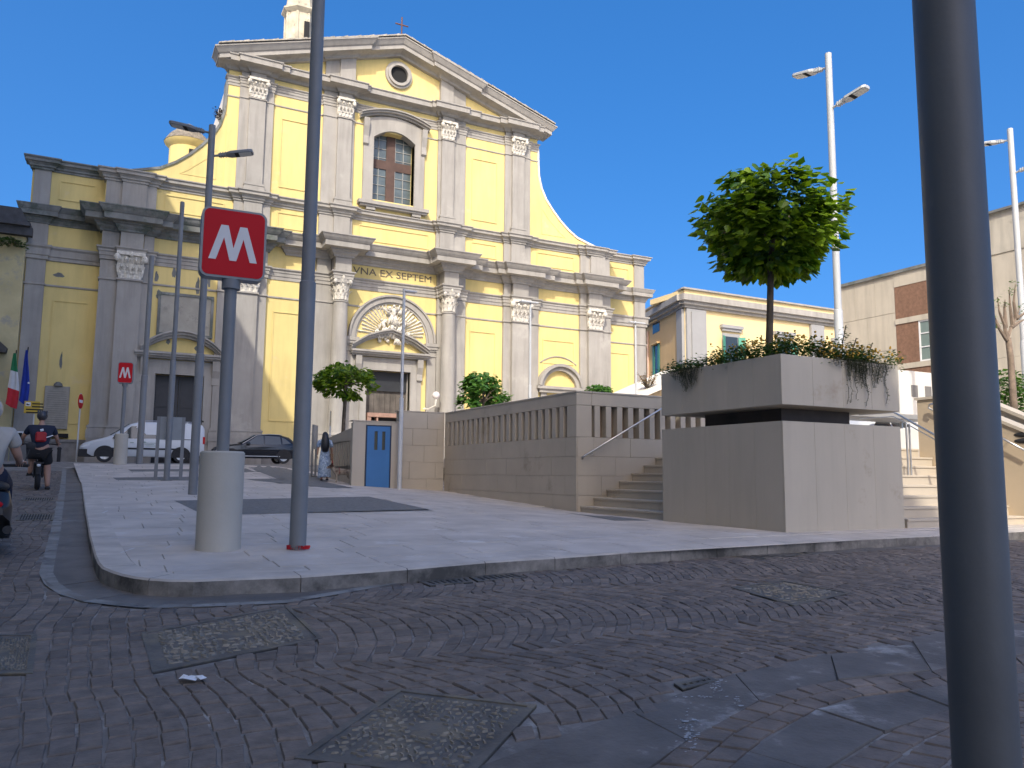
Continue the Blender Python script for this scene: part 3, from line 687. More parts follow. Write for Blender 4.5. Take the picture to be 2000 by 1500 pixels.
for a, b, z in ((11.15, 12.05, 25.0), (12.05, 13.05, 25.0), (18.95, 19.9, 25.0), (19.9, 20.85, 25.0)):
    p = .16 if a in (11.15, 19.9) else .3; m.prism([(a, 24.7), (b, 24.7), (b, zr(b)-.1), (a, zr(a)-.1)], YW-p, YW)
bsep(m, 'pediment_pier', GRY, ch)
# wings
for x0, x1, mt in ((-4.3, -.75, GRW), (32.75, 36.6, GRY)):  # left wing cornices: weathering and painted shade share the darker grey
    pl = (x0, x0+.95, .2) if x0 < 0 else (x1-1.0, x1, .2); ot = (x0+.95, x1-.02, 0) if x0 < 0 else (x0+.02, x1-1.0, 0); st = sorted([pl, ot])
    ent(st, [(o*.5, z*.8) for o, z in COR], 13.3, YWING, 'wing_cornice', mt)
    ent(st, [(.02, 0), (.1, .03), (.1, .2), (.16, .25), (.16, .6), (.25, .7), (.25, .8), (.02, .82)], 11.3, YWING, 'wing_band', GRY)
    ent(st, [(.01, 0), (.06, .02), (.06, .1), (.01, .12)], 9.9, YWING, 'neck_band', GRY)
    ent(st, ATC, 16.3 if x0 < 0 else 16.2, YWING, 'parapet_cornice', mt)
# panels: raised mouldings around plain fields
def panel(x0, x1, z0, z1, yb=YW):
    m = MB(); w_, p = .07, .05
    for a, b, c, d in ((x0, x1, z0, z0+w_), (x0, x1, z1-w_, z1), (x0, x0+w_, z0+w_, z1-w_), (x1-w_, x1, z0+w_, z1-w_)): m.box(a, b, yb-p, yb, c, d)
    m.build('panel_moulding', YEL, ch)
for a, b in ((8.55, 10.6), (21.45, 23.4)): panel(a, b, 17.3, 21.7); panel(a, b, 14.75, 15.75); panel(a-.0, b, 3.0, 9.6)
panel(2.3, 5.5, 14.75, 15.75); panel(26.6, 29.7, 14.75, 15.75); panel(13.6, 18.4, 14.75, 15.75)
panel(27.1, 29.7, 7.8, 9.5); panel(-2.9, -1.2, 2.5, 9.2, YWING); panel(-3.0, -1.2, 14.8, 15.9, YWING); panel(33.3, 35.2, 14.8, 15.8, YWING); panel(33.3, 35.2, 3, 9.2, YWING)
m = MB(); m.box(27.1, 27.17, YW-.05, YW, 3, 7.8); m.box(29.63, 29.7, YW-.05, YW, 3, 7.8); m.build('panel_moulding', YEL, ch)
m = MB(); m.box(13.6, 14.6, YW-.05, YW, 25.05, 25.1); m.box(17.4, 18.5, YW-.05, YW, 25.05, 25.1); m.build('panel_moulding', YEL, ch)
# plinth between pedestals
m = MB()
for a, b in ((2.0, 2.32), (4.9, 5.25), (8.2, 10.9), (13.1, 14.3), (17.4, 18.9), (21.1, 23.8), (26.75, 30)): m.box(a, b, YW-.18, YW, .2, 1.5); m.box(a, b, YW-.24, YW, 1.5, 1.65)
m.box(-4.3, -.76, YWING-.3, YWING, .2, 1.5); m.box(-4.3, -.76, YWING-.36, YWING, 1.5, 1.65); m.box(32.76, 36.6, YWING-.3, YWING, .2, 1.6); bsep(m, 'plinth', M('basalt_plinth', (.23, .22, .21), .85, .25, 2, .3), ch)
# big window
def arcpts(x0, x1, zs, rise, n=14): return [(x0+(x1-x0)*i/n, zs+rise*(1-(2*i/n-1)**2)) for i in range(n+1)]
m = MB(); m.box(14.35, 17.32, YW+.62, YW+.66, 17.5, 22.35); win = m.build('window', M('leaded_glass', (.09, .115, .12), .25, .3, 1.5, .1, 6, spec=.7), ch)
m = MB()
for i in range(1, 5): x = 14.42+2.83*i/5; m.box(x-.02, x+.02, YW+.57, YW+.62, 17.55, 22.2)
for i in range(1, 8): z = 17.55+.62*i; m.box(14.42, 17.25, YW+.575, YW+.615, z-.018, z+.018)
m.build('glazing_bars', M('lead_bar', (.3, .3, .28), .6, .1, 3, 0), win)
m = MB(); m.box(15.5, 16.1, YW+.55, YW+.6, 17.55, 22.2); m.box(14.42, 15.5, YW+.55, YW+.6, 19.9, 20.5); m.box(16.1, 17.25, YW+.55, YW+.6, 19.9, 20.5); m.build('brown_cross', M('brown_panel', (.085, .05, .04), .8, .2, 3, .1), win)
m = MB()    # surround: jambs, arched lintel
m.box(13.75, 14.42, YW-.16, YW+.5, 17.3, 22.0); m.box(17.25, 17.92, YW-.16, YW+.5, 17.3, 22.0)
ap = arcpts(14.42, 17.25, 21.7, .6)
m.prism([(13.75, 22.0), (14.42, 21.7)]+ap[1:-1]+[(17.25, 21.7), (17.92, 22.0), (17.92, 22.75)]+[(x, z) for x, z in arcpts(13.75, 17.92, 22.75, .5)[::-1][1:]], YW-.155, YW+.5)
m.build('window_surround', GRY, win)
m = MB(); hp = arcpts(13.45, 18.2, 22.75, .55, 16)
for (a, b), (c, d) in zip(hp, hp[1:]):
    for dz, o, h in ((0, .3, .12), (.12, .5, .12), (.24, .62, .08)): m.hexa([(a, YW-o, b+dz), (c, YW-o, d+dz), (c, YW, d+dz), (a, YW, b+dz)], [(a, YW-o, b+dz+h), (c, YW-o, d+dz+h), (c, YW, d+dz+h), (a, YW, b+dz+h)])
m.build('window_hood', GRY, win)
m = MB()
for x in (13.85, 17.82): 
    m.prism([(YW-.16, 21.0), (YW-.3, 21.1), (YW-.28, 21.6), (YW-.45, 22.2), (YW-.5, 22.75), (YW-.16, 22.75)], x-.17, x+.17, 'x')
bsep(m, 'bracket', GRY, win)
m = MB(); m.box(13.45, 18.2, YW-.5, YW, 17.08, 17.3); m.box(13.55, 18.1, YW-.38, YW, 16.95, 17.08); m.box(14.0, 14.6, YW-.3, YW, 16.75, 16.95); m.box(17.1, 17.7, YW-.3, YW, 16.75, 16.95); m.build('window_sill', GRY, win)
# oculus
def ring(m, c, r0, r1, y0, y1, n=40, a0=0, a1=2*pi):
    k = n+1
    for i in range(n):
        a, b = a0+(a1-a0)*i/n, a0+(a1-a0)*(i+1)/n
        f = lambda r, t, y: (c[0]+r*cos(t), y, c[1]+r*sin(t))
        m.add([f(r0, a, y0), f(r1, a, y0), f(r1, b, y0), f(r0, b, y0), f(r0, a, y1), f(r1, a, y1), f(r1, b, y1), f(r0, b, y1)], [(0, 3, 2, 1), (4, 5, 6, 7), (0, 1, 5, 4), (2, 3, 7, 6), (1, 2, 6, 5), (3, 0, 4, 7)])
m = MB(); ring(m, (16, 26.3), .6, .78, YW-.28, YW); ring(m, (16, 26.3), .78, .93, YW-.16, YW); ock = m.build('oculus_surround', GRY, ch)
m = MB(); m.lathe((16, 0, 0), [(0, 0)], 3); m = MB(); m.add([(16+.62*cos(2*pi*i/32), YW-.03, 26.3+.62*sin(2*pi*i/32)) for i in range(32)], [tuple(range(32))]); m.build('oculus_opening', DRK, ock)
# cross and finial
IRR = M('rusty_iron', (.12, .06, .045), .8, .3, 8, .2)
m = MB(); m.tube([(16.05, YW-.3, 28.5), (16.05, YW-.3, 30.3)], .05, 6); m.tube([(15.6, YW-.3, 29.75), (16.5, YW-.3, 29.75)], .05, 6)
for a, b in (((15.85, 28.5), (16.05, 29)), ((16.25, 28.5), (16.05, 29))): m.tube([(a[0], YW-.3, a[1]), (b[0], YW-.3, b[1])], .03, 5)
m.build('iron_cross', IRR, ch)
m = MB(); m.lathe((15.72, YW-.3, 28.45), [(.14, 0), (.16, .15), (.1, .35), (.03, .5)], 10); m.build('finial', YEL, ch, smooth=True)
# arch bay with stucco relief
m = MB(); ring(m, (16.02, 8.45), 2.45, 2.78, YW-.2, YW, 32, 0, pi); ring(m, (16.02, 8.45), 2.78, 2.9, YW-.32, YW, 32, 0, pi); ring(m, (16.02, 8.45), 2.33, 2.45, YW-.1, YW, 32, 0, pi)
arch = m.build('arch_moulding', GRY, ch)
m = MB()
for x in (13.35, 18.68): m.box(x-.3, x+.3, YW-.18, YW, 1.6, 7.9); m.box(x-.36, x+.36, YW-.26, YW, 7.9, 8.02); m.box(x-.4, x+.4, YW-.34, YW, 8.02, 8.2); m.box(x-.45, x+.45, YW-.4, YW, 8.2, 8.42); m.box(x-.34, x+.34, YW-.24, YW, 7.55, 7.65)
m.build('arch_pier', GRY, ch)
m = MB(); rr = random.Random(3)
for i in range(27):
    a = pi*(i+.5)/27; 
    if .36*pi < a < .64*pi and False: continue
    r0, r1 = .8, rr.uniform(2.0, 2.32); d = Vector((cos(a), 0, sin(a))); e = Vector((-sin(a), 0, cos(a))); c = Vector((16.02, YW, 8.75)); w0, w1 = .03, .085
    if r1*sin(a)+8.75 > 10.72+.05: r1 = (10.66-8.75)/sin(a)
    b0 = [c+d*r0-e*w0, c+d*r1-e*w1, c+d*r1+e*w1, c+d*r0+e*w0]; m.add(b0+[c+d*r0+Vector((0, -.09, 0)), c+d*r1+Vector((0, -.13, 0))], [(0, 1, 5, 4), (1, 2, 5), (2, 3, 4, 5), (3, 0, 4)])
bsep(m, 'sun_ray', CAP, ch)
rel = []
m = MB(); q = Matrix
def fig(x, z, s, lean=0, armr=.6, arml=-.4):   # a small stucco figure: legs, torso, head, arms and drapery
    r = Matrix.Rotation(lean, 3, 'Y'); o = Vector((x, YW-.22, z)); f = lambda v: o+r @ (Vector(v)*s)
    T = lambda P, R: m.tube([f(p) for p in P], [k*s for k in R], 7)
    T([(0, 0, 0), (.02, -.05, .25), (0, -.02, .55), (0, 0, .62)], [.14, .15, .16, .07]); m.ball(f((0, -.05, .76)), .105*s, 9, 7)
    T([(-.08, 0, 0), (-.14, -.22, -.14), (-.12, -.1, -.5)], [.12, .1, .06]); T([(.08, 0, 0), (.2, -.16, -.2), (.16, -.05, -.55)], [.12, .1, .06])
    T([(-.14, 0, .52), (-.32, -.1, .4+arml*.3), (-.42, -.14, .45+arml)], [.07, .055, .04]); T([(.14, 0, .52), (.3, -.1, .4+armr*.4), (.38, -.12, .4+armr)], [.07, .055, .04])
    for k in range(5): a = -1+k*.5; T([(a*.1, -.04, .1), (a*.26, -.1, -.25), (a*.36+.05*k, -.04, -.62)], [.1, .1, .05])
fig(16.0, 9.9, .95, .05, .5, .1); fig(15.45, 9.1, .8, -.35, .3, -.3); fig(16.6, 9.2, .85, .4, .45, -.2); fig(15.9, 8.95, .75, .1, -.1, -.4); fig(15.1, 8.75, .6, -.5); fig(16.95, 8.7, .6, .6); fig(16.3, 8.5, .6, 0)
for _ in range(46): a = rr.uniform(-1, 1); z = rr.uniform(8.2, 10.6); m.ball((16.05+a*.95*(1-(z-8.2)/4.2), YW-.12, z), rr.uniform(.08, .17), 7, 5)
m.tube([(15.25, YW-.3, 10.5), (15.75, YW-.3, 10.1)], [.05, .08], 6)
m.build('stucco_relief', CAP, ch, smooth=True)
# portal
def portal(x0, x1, zt, cx, seg, main_):
    m = MB(); w_ = .42
    m.box(x0-w_, x0, YW-.2, YW+.3, .4, zt); m.box(x1, x1+w_, YW-.2, YW+.3, .4, zt); m.box(x0-w_, x1+w_, YW-.2, YW+.3, zt, zt+.35)
    m.box(x1-.06, x1-.002, YW+.302, YW+.5, .4, zt); m.box(x0+.002, x0+.06, YW+.302, YW+.5, .4, zt); m.build('door_frame', GRY, ch)
    m = MB(); m.box(x0-.75, x0-w_-.002, YW-.12, YW, .4, zt+.35); m.box(x1+w_+.002, x1+.75, YW-.12, YW, .4, zt+.35)
    m.box(x0-.8, x1+.8, YW-.14, YW, zt+.352, zt+.8)
    for a in (x0-.78, x1+.4): m.prism([(YW-.12, zt-.55), (YW-.26, zt-.5), (YW-.24, zt-.1), (YW-.42, zt+.3), (YW-.46, zt+.85), (YW-.12, zt+.85)], a, a+.38, 'x')
    bsep(m, 'bracket', GRY, ch)
    m = MB()
    for dz, o in ((0, .4), (.1, .6), (.22, .72)): m.box(x0-.95-o*.25, x1+.95+o*.25, YW-o, YW, zt+.85+dz, zt+.85+dz+.12)
    P = seg; 
    for (a, b), (c, d) in zip(P, P[1:]):
        for dz, o, h in ((0, .35, .14), (.14, .55, .14), (.28, .7, .1)): m.hexa([(a, YW-o, b+dz), (c, YW-o, d+dz), (c, YW, d+dz), (a, YW, b+dz)], [(a, YW-o, b+dz+h), (c, YW-o, d+dz+h), (c, YW, d+dz+h), (a, YW, b+dz+h)])
    m.build('door_hood', GRY, ch)
portal(14.39, 17.28, 6.45, 15.85, [(13.3, 7.62), (14.3, 8.25), (15.1, 8.55), (15.85, 8.72), (16.6, 8.5), (17.4, 8.2), (18.4, 7.6)], True)
portal(2.33, 4.88, 5.4, 3.6, [(1.5+4.2*i/12, 6.5+1.0*sin(pi*i/12)**.8) for i in range(13)], False)
m = MB()
for i in range(8): a = 14.39+2.89*i/8; m.box(a+.01, a+.355, YW+.55, YW+.62, .4, 6.45)
m.box(14.39, 17.28, YW+.62, YW+.7, .4, 6.45); dr = m.build('main_door', WOD, ch)
m = MB(); m.box(14.39, 17.28, YW+.4, YW+.54, 5.2, 6.45); m.build('door_header', M('dark_header', (.02, .022, .025), .6, .2, 3, .1), dr)
m = MB(); m.box(14.5, 14.75, YW-.2, YW+.5, .5, 3.5); m.box(16.95, 17.2, YW-.2, YW+.5, .5, 3.5); m.box(14.5, 17.2, YW-.25, YW+.5, 3.5, 3.75); m.box(15.1, 15.2, YW-.2, YW+.4, .5, 3.5); m.build('vestibule_frame', M('pinkish_wood', (.33, .2, .15), .7, .2, 4, .1), dr)
m = MB(); m.box(14.76, 16.94, YW+.3, YW+.35, .5, 3.5); m.build('vestibule_opening', DRK, dr)
m = MB(); m.box(2.33, 3.6, YW+.5, YW+.6, .4, 5.4); m.box(3.62, 4.88, YW+.5, YW+.6, .4, 5.4)
for a in (2.45, 3.75):
    for z0, z1 in ((.6, 1.8), (2.0, 3.4), (3.6, 5.1)): m.box(a, a+1.0, YW+.46, YW+.5, z0, z1)
dl = m.build('side_door', M('dark_door', (.025, .026, .03), .5, .2, 3, .1), ch)
m = MB(); m.box(2.9, 4.7, YW+.3, YW+.45, 1.5, 2.6); m.build('wooden_grille', M('dim_wood', (.06, .045, .035), .8, .3, 4, .1), dl)
# right side door hood
m = MB(); ring(m, (28.4, 5.95), 1.35, 1.62, YW-.32, YW, 20, .15, pi-.15); ring(m, (28.4, 5.95), 1.62, 1.82, YW-.55, YW, 20, .13, pi-.13); ring(m, (28.4, 5.95), 2.35, 2.42, YW-.06, YW, 20, .9, pi-.9)
m.box(26.5, 30.3, YW-.5, YW, 5.95, 6.15); m.box(26.7, 30.1, YW-.36, YW, 5.7, 5.95); m.box(26.9, 27.35, YW-.2, YW, .4, 5.7); m.box(29.45, 29.9, YW-.2, YW, .4, 5.7); m.build('door_hood', GRY, ch)
m = MB(); m.box(27.35, 29.45, YW-.02, YW+.05, .4, 5.2); m.build('side_door', WOD, ch)
# blind tablet over the left door
m = MB(); m.box(2.4, 5.05, YW-.1, YW, 7.75, 9.9); m.build('blank_tablet', M('tablet_grey', (.34, .32, .27), .9, .15, 1.5, .15, stain=(.2, .19, .17), stsc=1.2), ch)
m = MB()
for a, b, c, d in ((2.25, 2.4, 7.6, 10.05), (5.05, 5.2, 7.6, 10.05), (2.4, 5.05, 7.6, 7.75), (2.4, 5.05, 9.9, 10.05)): m.box(a, b, YW-.16, YW, c, d)
m.build('tablet_frame', GRW, ch)
# grey patches where render has peeled
m = MB()
for x, z, h, w_, yb in [(-2.3, 5.9, .9, .13, YWING), (-2.7, 10.6, .25, .5, YWING), (2.1, 10.9, .6, .2, YW), (3.0, 11.3, .7, .2, YW), (4.3, 10.6, 1.0, .22, YW), (2.3, 9.9, .5, .35, YW), (4.9, 10.9, .6, .15, YW), (4.6, 7.0, .5, .5, YW), (5.0, 7.6, .5, .2, YW), (2.9, 7.3, .4, .2, YW)]:
    P = [(x+w_/2*cos(a)*(1+.3*sin(3*a+x)), z+h/2*sin(a)*(1+.2*cos(5*a+z))) for a in [2*pi*i/14 for i in range(14)]]; m.prism(P, yb-.004, yb+.02)
bsep(m, 'bare_patch', GRW, ch)
# marble plaque, inscription, globe lamp
INK = M('inscription', (.14, .12, .09), .8, .1, 3, 0)
text_mesh('VNA EX SEPTEM', .62, INK, 'inscription', ch, Matrix.Translation((16.02, YW-.02, 12.72)) @ FACE @ Matrix.Diagonal((1.2, 1, 1, 1)), .012)
pq = thing('marble_plaque', 'grey marble memorial plaque on the yellow wall left of the church pilasters', 'plaque', (-2.35, YWING-.1, 3))
m = MB(); m.bbox(-2.95, -1.78, YWING-.13, YWING-.04, 2.2, 4.5, .02); m.build('tablet', M('plaque_marble', (.3, .28, .24), .6, .15, 3, .05), pq)
m = MB(); m.lathe((-2.35, YWING-.1, 4.5), [(.22, 0), (.2, .12), (.1, .22), (0, .24)], 12); m.build('crest', GRW, pq)
m = MB()
for k in range(17): L = .5-.08*random.random(); m.box(-2.36-L, -2.36+L, YWING-.136, YWING-.13, 2.35+.115*k, 2.375+.115*k)
m.build('carved_lines', M('carved', (.2, .185, .16), .8, .1, 3, 0), pq)
m = MB(); m.box(-3.0, -1.7, YWING-.4, YWING-.36+.3, 1.75, 1.95); m.build('shelf', DRK, pq)
gl = thing('wall_lamp', 'white globe lamp on a scrolled bracket right of the church door', 'lamp', (18.3, YW-.2, 4.2))
m = MB(); m.ball((18.62, YW-1.3, 4.95), .24, 18, 12); m.build('globe', M('opal_globe', (.72, .66, .64), .3, .03, 2, 0), gl, smooth=True)
m = MB(); m.tube([(18.3, YW-.25, 3.3), (18.2, YW-.5, 3.8), (18.3, YW-.9, 4.1), (18.6, YW-1.25, 4.3), (18.62, YW-1.3, 4.72)], [.06, .05, .05, .05, .08], 6); m.tube([(18.3, YW-.25, 4.2), (18.05, YW-.6, 4.1), (18.3, YW-.9, 4.1)], .04, 6); m.build('bracket', WHT, gl)
# dome lantern and small cupola behind
OLD = M('old_render', (.46, .41, .31), .9, .25, 1.2, .3, stain=(.14, .13, .11), stsc=.9, stt=.56)
c0 = onY(586, 60, 70); lx, lz = c0.x, c0.z-.75
lt = thing('dome_lantern', 'weathered stone lantern turret rising behind the church pediment, cut by the top edge', 'turret', (lx, 70, 25))
m = MB(); m.lathe((lx, 70, lz), [(1.35, -9), (1.35, 1.9), (1.5, 2.0), (1.75, 2.2), (1.75, 2.35), (1.45, 2.5), (1.3, 3.4), (1.15, 5)], 8, pi/8, 2*pi+pi/8); b = m.build('drum', OLD, lt)
m = MB()
for i in range(8): a = pi/8+2*pi*i/8; m.cyl((lx+1.33*cos(a), 70+1.33*sin(a)), .14, lz-9, lz+1.9, 6)
m.build('corner_strip', OLD, b)
m = MB(); m.box(lx+.1, lx+.55, 70-1.42, 70-1.2, lz-.8, lz+1.0); m.build('opening', DRK, b)
cp = onY(366, 300, 56)
cu_ = thing('small_cupola', 'small round yellow cupola with a grey cone roof behind the left scroll of the church', 'cupola', (cp.x, 56, 10))
m = MB(); m.lathe((cp.x, 56, cp.z), [(1.15, -5), (1.15, .2), (1.3, .35), (1.45, .5), (1.5, .62)], 20); d = m.build('drum', YEL, cu_, smooth=30)
m = MB(); m.lathe((cp.x, 56, cp.z+.62), [(1.52, 0), (1.2, .5), (.75, .95), (.3, 1.35), (.0, 1.5)], 20); m.build('roof', M('grey_tiles', (.2, .175, .14), .9, .4, 6, .4, stain=(.35, .3, .22), stsc=3), cu_, smooth=30)
m = MB(); m.box(cp.x+.0, cp.x+.7, 56-1.25, 56-.9, cp.z-1.0, cp.z-.1); m.build('opening', DRK, d)
# plants rooted in the left scroll and parapet
def tuft(name, lab, cat, base, n, h, spread, mat, leaf_=.09, parent=None):
    t = thing(name, lab, cat, base) if lab else parent; m = MB(); r_ = random.Random(int(abs(base[0])*100)); st = MB()
    for i in range(n):
        a = r_.random()*2*pi; s = spread*sqrt(r_.random()); p0 = Vector(base)+Vector((s*.3*cos(a), s*.3*sin(a), 0)); p1 = p0+Vector((s*cos(a), s*sin(a), h*r_.uniform(.4, 1)))
        st.tube([p0, (p0+p1)/2+Vector((0, 0, .1*h)), p1], [.012, .008, .004], 4)
        for k in range(6):
            c = p0.lerp(p1, .35+.65*r_.random()); b_ = r_.random()*6; e = Vector((cos(b_), sin(b_), r_.uniform(-.3, .6)))*leaf_; f_ = Vector((-sin(b_), cos(b_), 0))*leaf_*.4
            m.add([c, c+e*.5+f_, c+e, c+e*.5-f_], [(0, 1, 2, 3)])
    st.build('stems', BRK, t); m.build('foliage', mat, t, kind='stuff'); return t
q = onY(434, 240, 48.3); tuft('wall_plant', 'brown withered shrub growing from the left scroll of the upper church front', 'plant', (q.x, 48.4, q.z), 26, 1.0, .45, M('withered', (.1, .075, .055), .9, .4, 4, 0), .14)
# ---------------- palazzo at far left
pz = thing('palazzo', 'yellow old palace with a dark stone portal joined to the left end of the church', 'building', (-7, 48, .5))
YO = M('old_yellow', (.55, .47, .26), .95, .15, .8, .25, stain=(.4, .36, .28), stsc=1.2, stt=.55)
m = MB(); wall(m, -22, -4.3, 48.2, 60, .2, 12.3, [(-8.2, -5.9, .2, 5.6)]); m.box(-8.2, -5.9, 48.9, 60, .2, 5.6); m.build('wall', YO, pz)
m = MB(); m.box(-22, -4.0, 47.8, 48.2, 12.3, 12.75); m.box(-22, -4.1, 47.5, 60, 12.75, 12.95); m.prism([(-22, 12.95), (-4.2, 12.95), (-4.6, 13.7), (-22, 13.7)], 47.7, 58); m.build('roof', M('dark_eaves', (.07, .07, .075), .9, .3, 3, .3), pz)
m = MB(); m.prism([(-9.2, 6.0), (-4.75, 6.0), (-4.7, 6.25), (-5.6, 7.1), (-6.6, 7.55), (-7.6, 7.4), (-9.2, 6.4)], 47.6, 48.2); m.build('portal_pediment', M('dark_stone', (.085, .08, .075), .9, .3, 3, .4), pz)
m = MB()
for x in (-5.55,): m.box(x-.45, x+.4, 47.85, 48.2, .3, 4.9); m.box(x-.5, x+.45, 47.75, 48.2, 4.9, 5.0); m.box(x-.45, x+.4, 47.7, 48.2, 5.15, 6.0); m.box(x-.55, x+.5, 47.65, 48.2, .3, 1.5)
m.box(-8.3, -5.95, 47.9, 48.2, 5.3, 6.0); m.build('portal_jamb', MC['dark_stone'], pz)
m = MB(); m.box(-8.2, -5.95, 48.7, 48.8, .2, 5.6); m.build('doorway', DRK, pz)
m = MB(); m.box(-4.7, -4.32, 48.1, 48.2, .3, 1.7); m.build('plinth', MC['basalt_plinth'], pz)
tuft('roof_weeds', 'dark weeds hanging along the palace eaves at the far left edge', 'plant', (-5.0, 47.7, 12.0), 60, -.5, .9, LG2, .16)
# occluding town blocks outside the frame (the street's other side and the block behind the viewer)
def block(name, lab, x0, x1, y0, y1, h):
    t = thing(name, lab, 'building', ((x0+x1)/2, (y0+y1)/2, 0)); zb = -3
    m = MB(); m.box(x0, x1, y0, y1, zb, h); m.build('wall', M('pale_town_render', (.66, .6, .5), .9, .05, 1, .1), t); m = MB(); m.box(x0-.15, x1+.15, y0-.15, y1+.15, h, h+.3); m.build('roof', MC['old_tiles'], t)
    m = MB(); z = 3
    while z < h-3:
        y = y0+2
        while y < y1-2: m.box(x1, x1+.05, y, y+1.2, z, z+2); y += 3.5
        x = x0+2
        while x < x1-2: m.box(x, x+1.2, y1, y1+.05, z, z+2); x += 3.5
        z += 4.2
    bsep(m, 'shutter', M('green_shutter', (.06, .16, .11), .6, .2, 4, .1), t)
block('street_block', 'tall palace lining the left side of the street', -18, -6.5, 4, 43, 30)
block('corner_block', 'tall palace block behind the viewer', -34, -6.5, -60, 3.8, 34.5)
# ============================================================ METRO WALLS, STAIRS, PLANTER
ZL = .68
def blocks(parent, ax, c, a0, a1, zf, z1, rows, L, mat, face, thick=.03, name='facing_stone', seed=1):
    # facing slabs on a wall plane; ax='x': wall at X=c spanning Y, face=-1 -> outward towards -axis
    r = random.Random(seed); h = (z1-zf)/rows
    for k in range(rows):
        za, zb = zf+h*k, zf+h*(k+1); s = a0-(L*.5 if k % 2 else 0)
        while s < a1-.02:
            p, q = max(a0, s), min(a1, s+L*r.uniform(.9, 1.1))
            if a1-q < .25: q = a1
            if q-p > .02:
                e = .0035; d = thick+r.uniform(-.002, .002); m = MB(); lo, hi = (c-d, c) if face < 0 else (c, c+d)
                if ax == 'x': m.bbox(lo, hi, p+e, q-e, za+e, zb-e, .003)
                else: m.bbox(p+e, q-e, lo, hi, za+e, zb-e, .003)
                m.build(name, mat, parent)
            s = q
CO2 = M('pale_stone_b', (.48, .42, .33), .75, .08, .9, .08, 30, isl=.08, stain=(.33, .27, .2), stsc=.6, stt=.6)
BRN = M('brown_slot_back', (.22, .15, .1), .85, .3, 2, .1)
# long wall with slots facing the plaza (x=10.5) and its return over the steps (y=16.85)
wl = thing('slotted_wall', 'long beige stone wall pierced by a row of narrow slots, turning the corner over the left steps', 'wall', (10.5, 16.85, -.95))
XW, YA, YB = 10.5, 16.85, 25.45; ZT = 2.11
m = MB(); m.box(XW+.03, XW+.45, YA+.03, YB, -1.2, .93); m.build('core', CON, wl)
blocks(wl, 'x', XW+.03, YA, YB, -1.0, .95, 4, 1.25, CO2, -1, seed=4)
m = MB(); m.bbox(XW, XW+.45, YA, YB, 1.75, ZT-.05, .01); m.bbox(XW-.015, XW+.47, YA-.015, YB, ZT-.05, ZT, .01); m.build('coping', CON, wl)
ns = 21; y0, y1 = YA+.45, YB-.12; pt = (y1-y0)/ns
m = MB(); m.box(XW, XW+.45, YA, y0, .955, 1.747); m.build('corner_pier', CON, wl)
m = MB(); m.box(XW, XW+.45, y1, YB, .955, 1.747); m.build('end_pier', CON, wl)
for i in range(ns): m = MB(); m.box(XW, XW+.4, y0+i*pt+.185, y0+(i+1)*pt-.002, .955, 1.747); m.build('mullion', CON, wl)
m = MB(); m.box(XW+.3, XW+.34, y0, y1, .955, 1.747); m.build('slot_backing', BRN, wl)
XE = 15.2
m = MB(); m.box(XW+.46, XE, YA+.03, YA+.4, -1.2, .93); m.build('core', CON, wl)
blocks(wl, 'y', YA+.03, XW+.034, XE, -1.0, .95, 4, 1.2, CON, -1, seed=5)
m = MB(); m.bbox(XW+.452, XE, YA, YA+.4, 1.75, ZT-.05, .01); m.bbox(XW+.472, XE, YA-.015, YA+.42, ZT-.05, ZT, .01); m.build('coping', CON, wl)
ns = 12; x0, x1 = XW+.36, XE-.2; pt = (x1-x0)/ns
for i in range(ns): m = MB(); m.box(x0+i*pt+.185, x0+(i+1)*pt-.002, YA, YA+.4, .955, 1.747); m.build('mullion', CON, wl)
m = MB(); m.box(x1, XE, YA, YA+.4, .955, 1.747); m.build('end_pier', CON, wl)
m = MB(); m.box(XW+.455, x1, YA+.22, YA+.26, .955, 1.747); m.build('slot_backing', BRN, wl)
hr = thing('handrail', 'steel handrail running up the slotted wall above the left steps', 'handrail', (10.8, 16.7, .1))
a, b = onY(1141, 891, 16.72), onY(1292, 798, 16.72); d = (b-a).normalized()
m = MB(); m.tube([a+Vector((.02, .1, -.06)), a+Vector((-.02, .04, -.02)), a, b, b+d*1.2], .025, 8)
m.build('rail', STE, hr, smooth=True); m = MB()
for t in (.3, 1.8, 3.0): p = a+d*t; m.tube([p, p+Vector((0, 0, -.07)), p+Vector((0, .15, -.08))], .012, 6)
m.build('rail_bracket', STE, hr)
# short wall, door block, rear slotted wall
sw = thing('short_wall', 'short plain stone wall between the blue door block and the slotted wall', 'wall', (9.6, 25.5, -.57))
m = MB(); m.box(8.85, 10.49, 25.5, 25.8, -.8, 2.08); m.build('core', CON, sw); blocks(sw, 'y', 25.5, 8.85, 10.49, -.75, 2.08, 5, .95, CO2, -1, seed=6)
m = MB(); m.box(8.8, 10.49, 25.46, 25.82, 2.085, 2.12); m.build('coping', CON, sw)
db = thing('door_block', 'low stone block holding a bright blue metal door', 'wall', (8, 25, -.5))
m = MB(); m.box(7.16, 8.74, 25.05, 25.35, -.8, 1.62); m.build('core', CON, db)
m = MB(); m.bbox(7.12, 7.55, 25.0, 25.05, -.75, 1.67, .004); m.build('facing_stone', CON, db); m = MB(); m.bbox(8.42, 8.8, 25.0, 25.05, -.75, 1.67, .004); m.build('facing_stone', CON, db)
m = MB(); m.bbox(7.554, 8.416, 25.0, 25.05, 1.56, 1.67, .004); m.build('lintel', CON, db); m = MB(); m.box(7.1, 8.82, 24.98, 25.4, 1.672, 1.7); m.build('coping', CON, db)
BLU = M('blue_door_paint', (.045, .17, .4), .45, .08, 1.2, .03, stain=(.06, .2, .42), stsc=1)
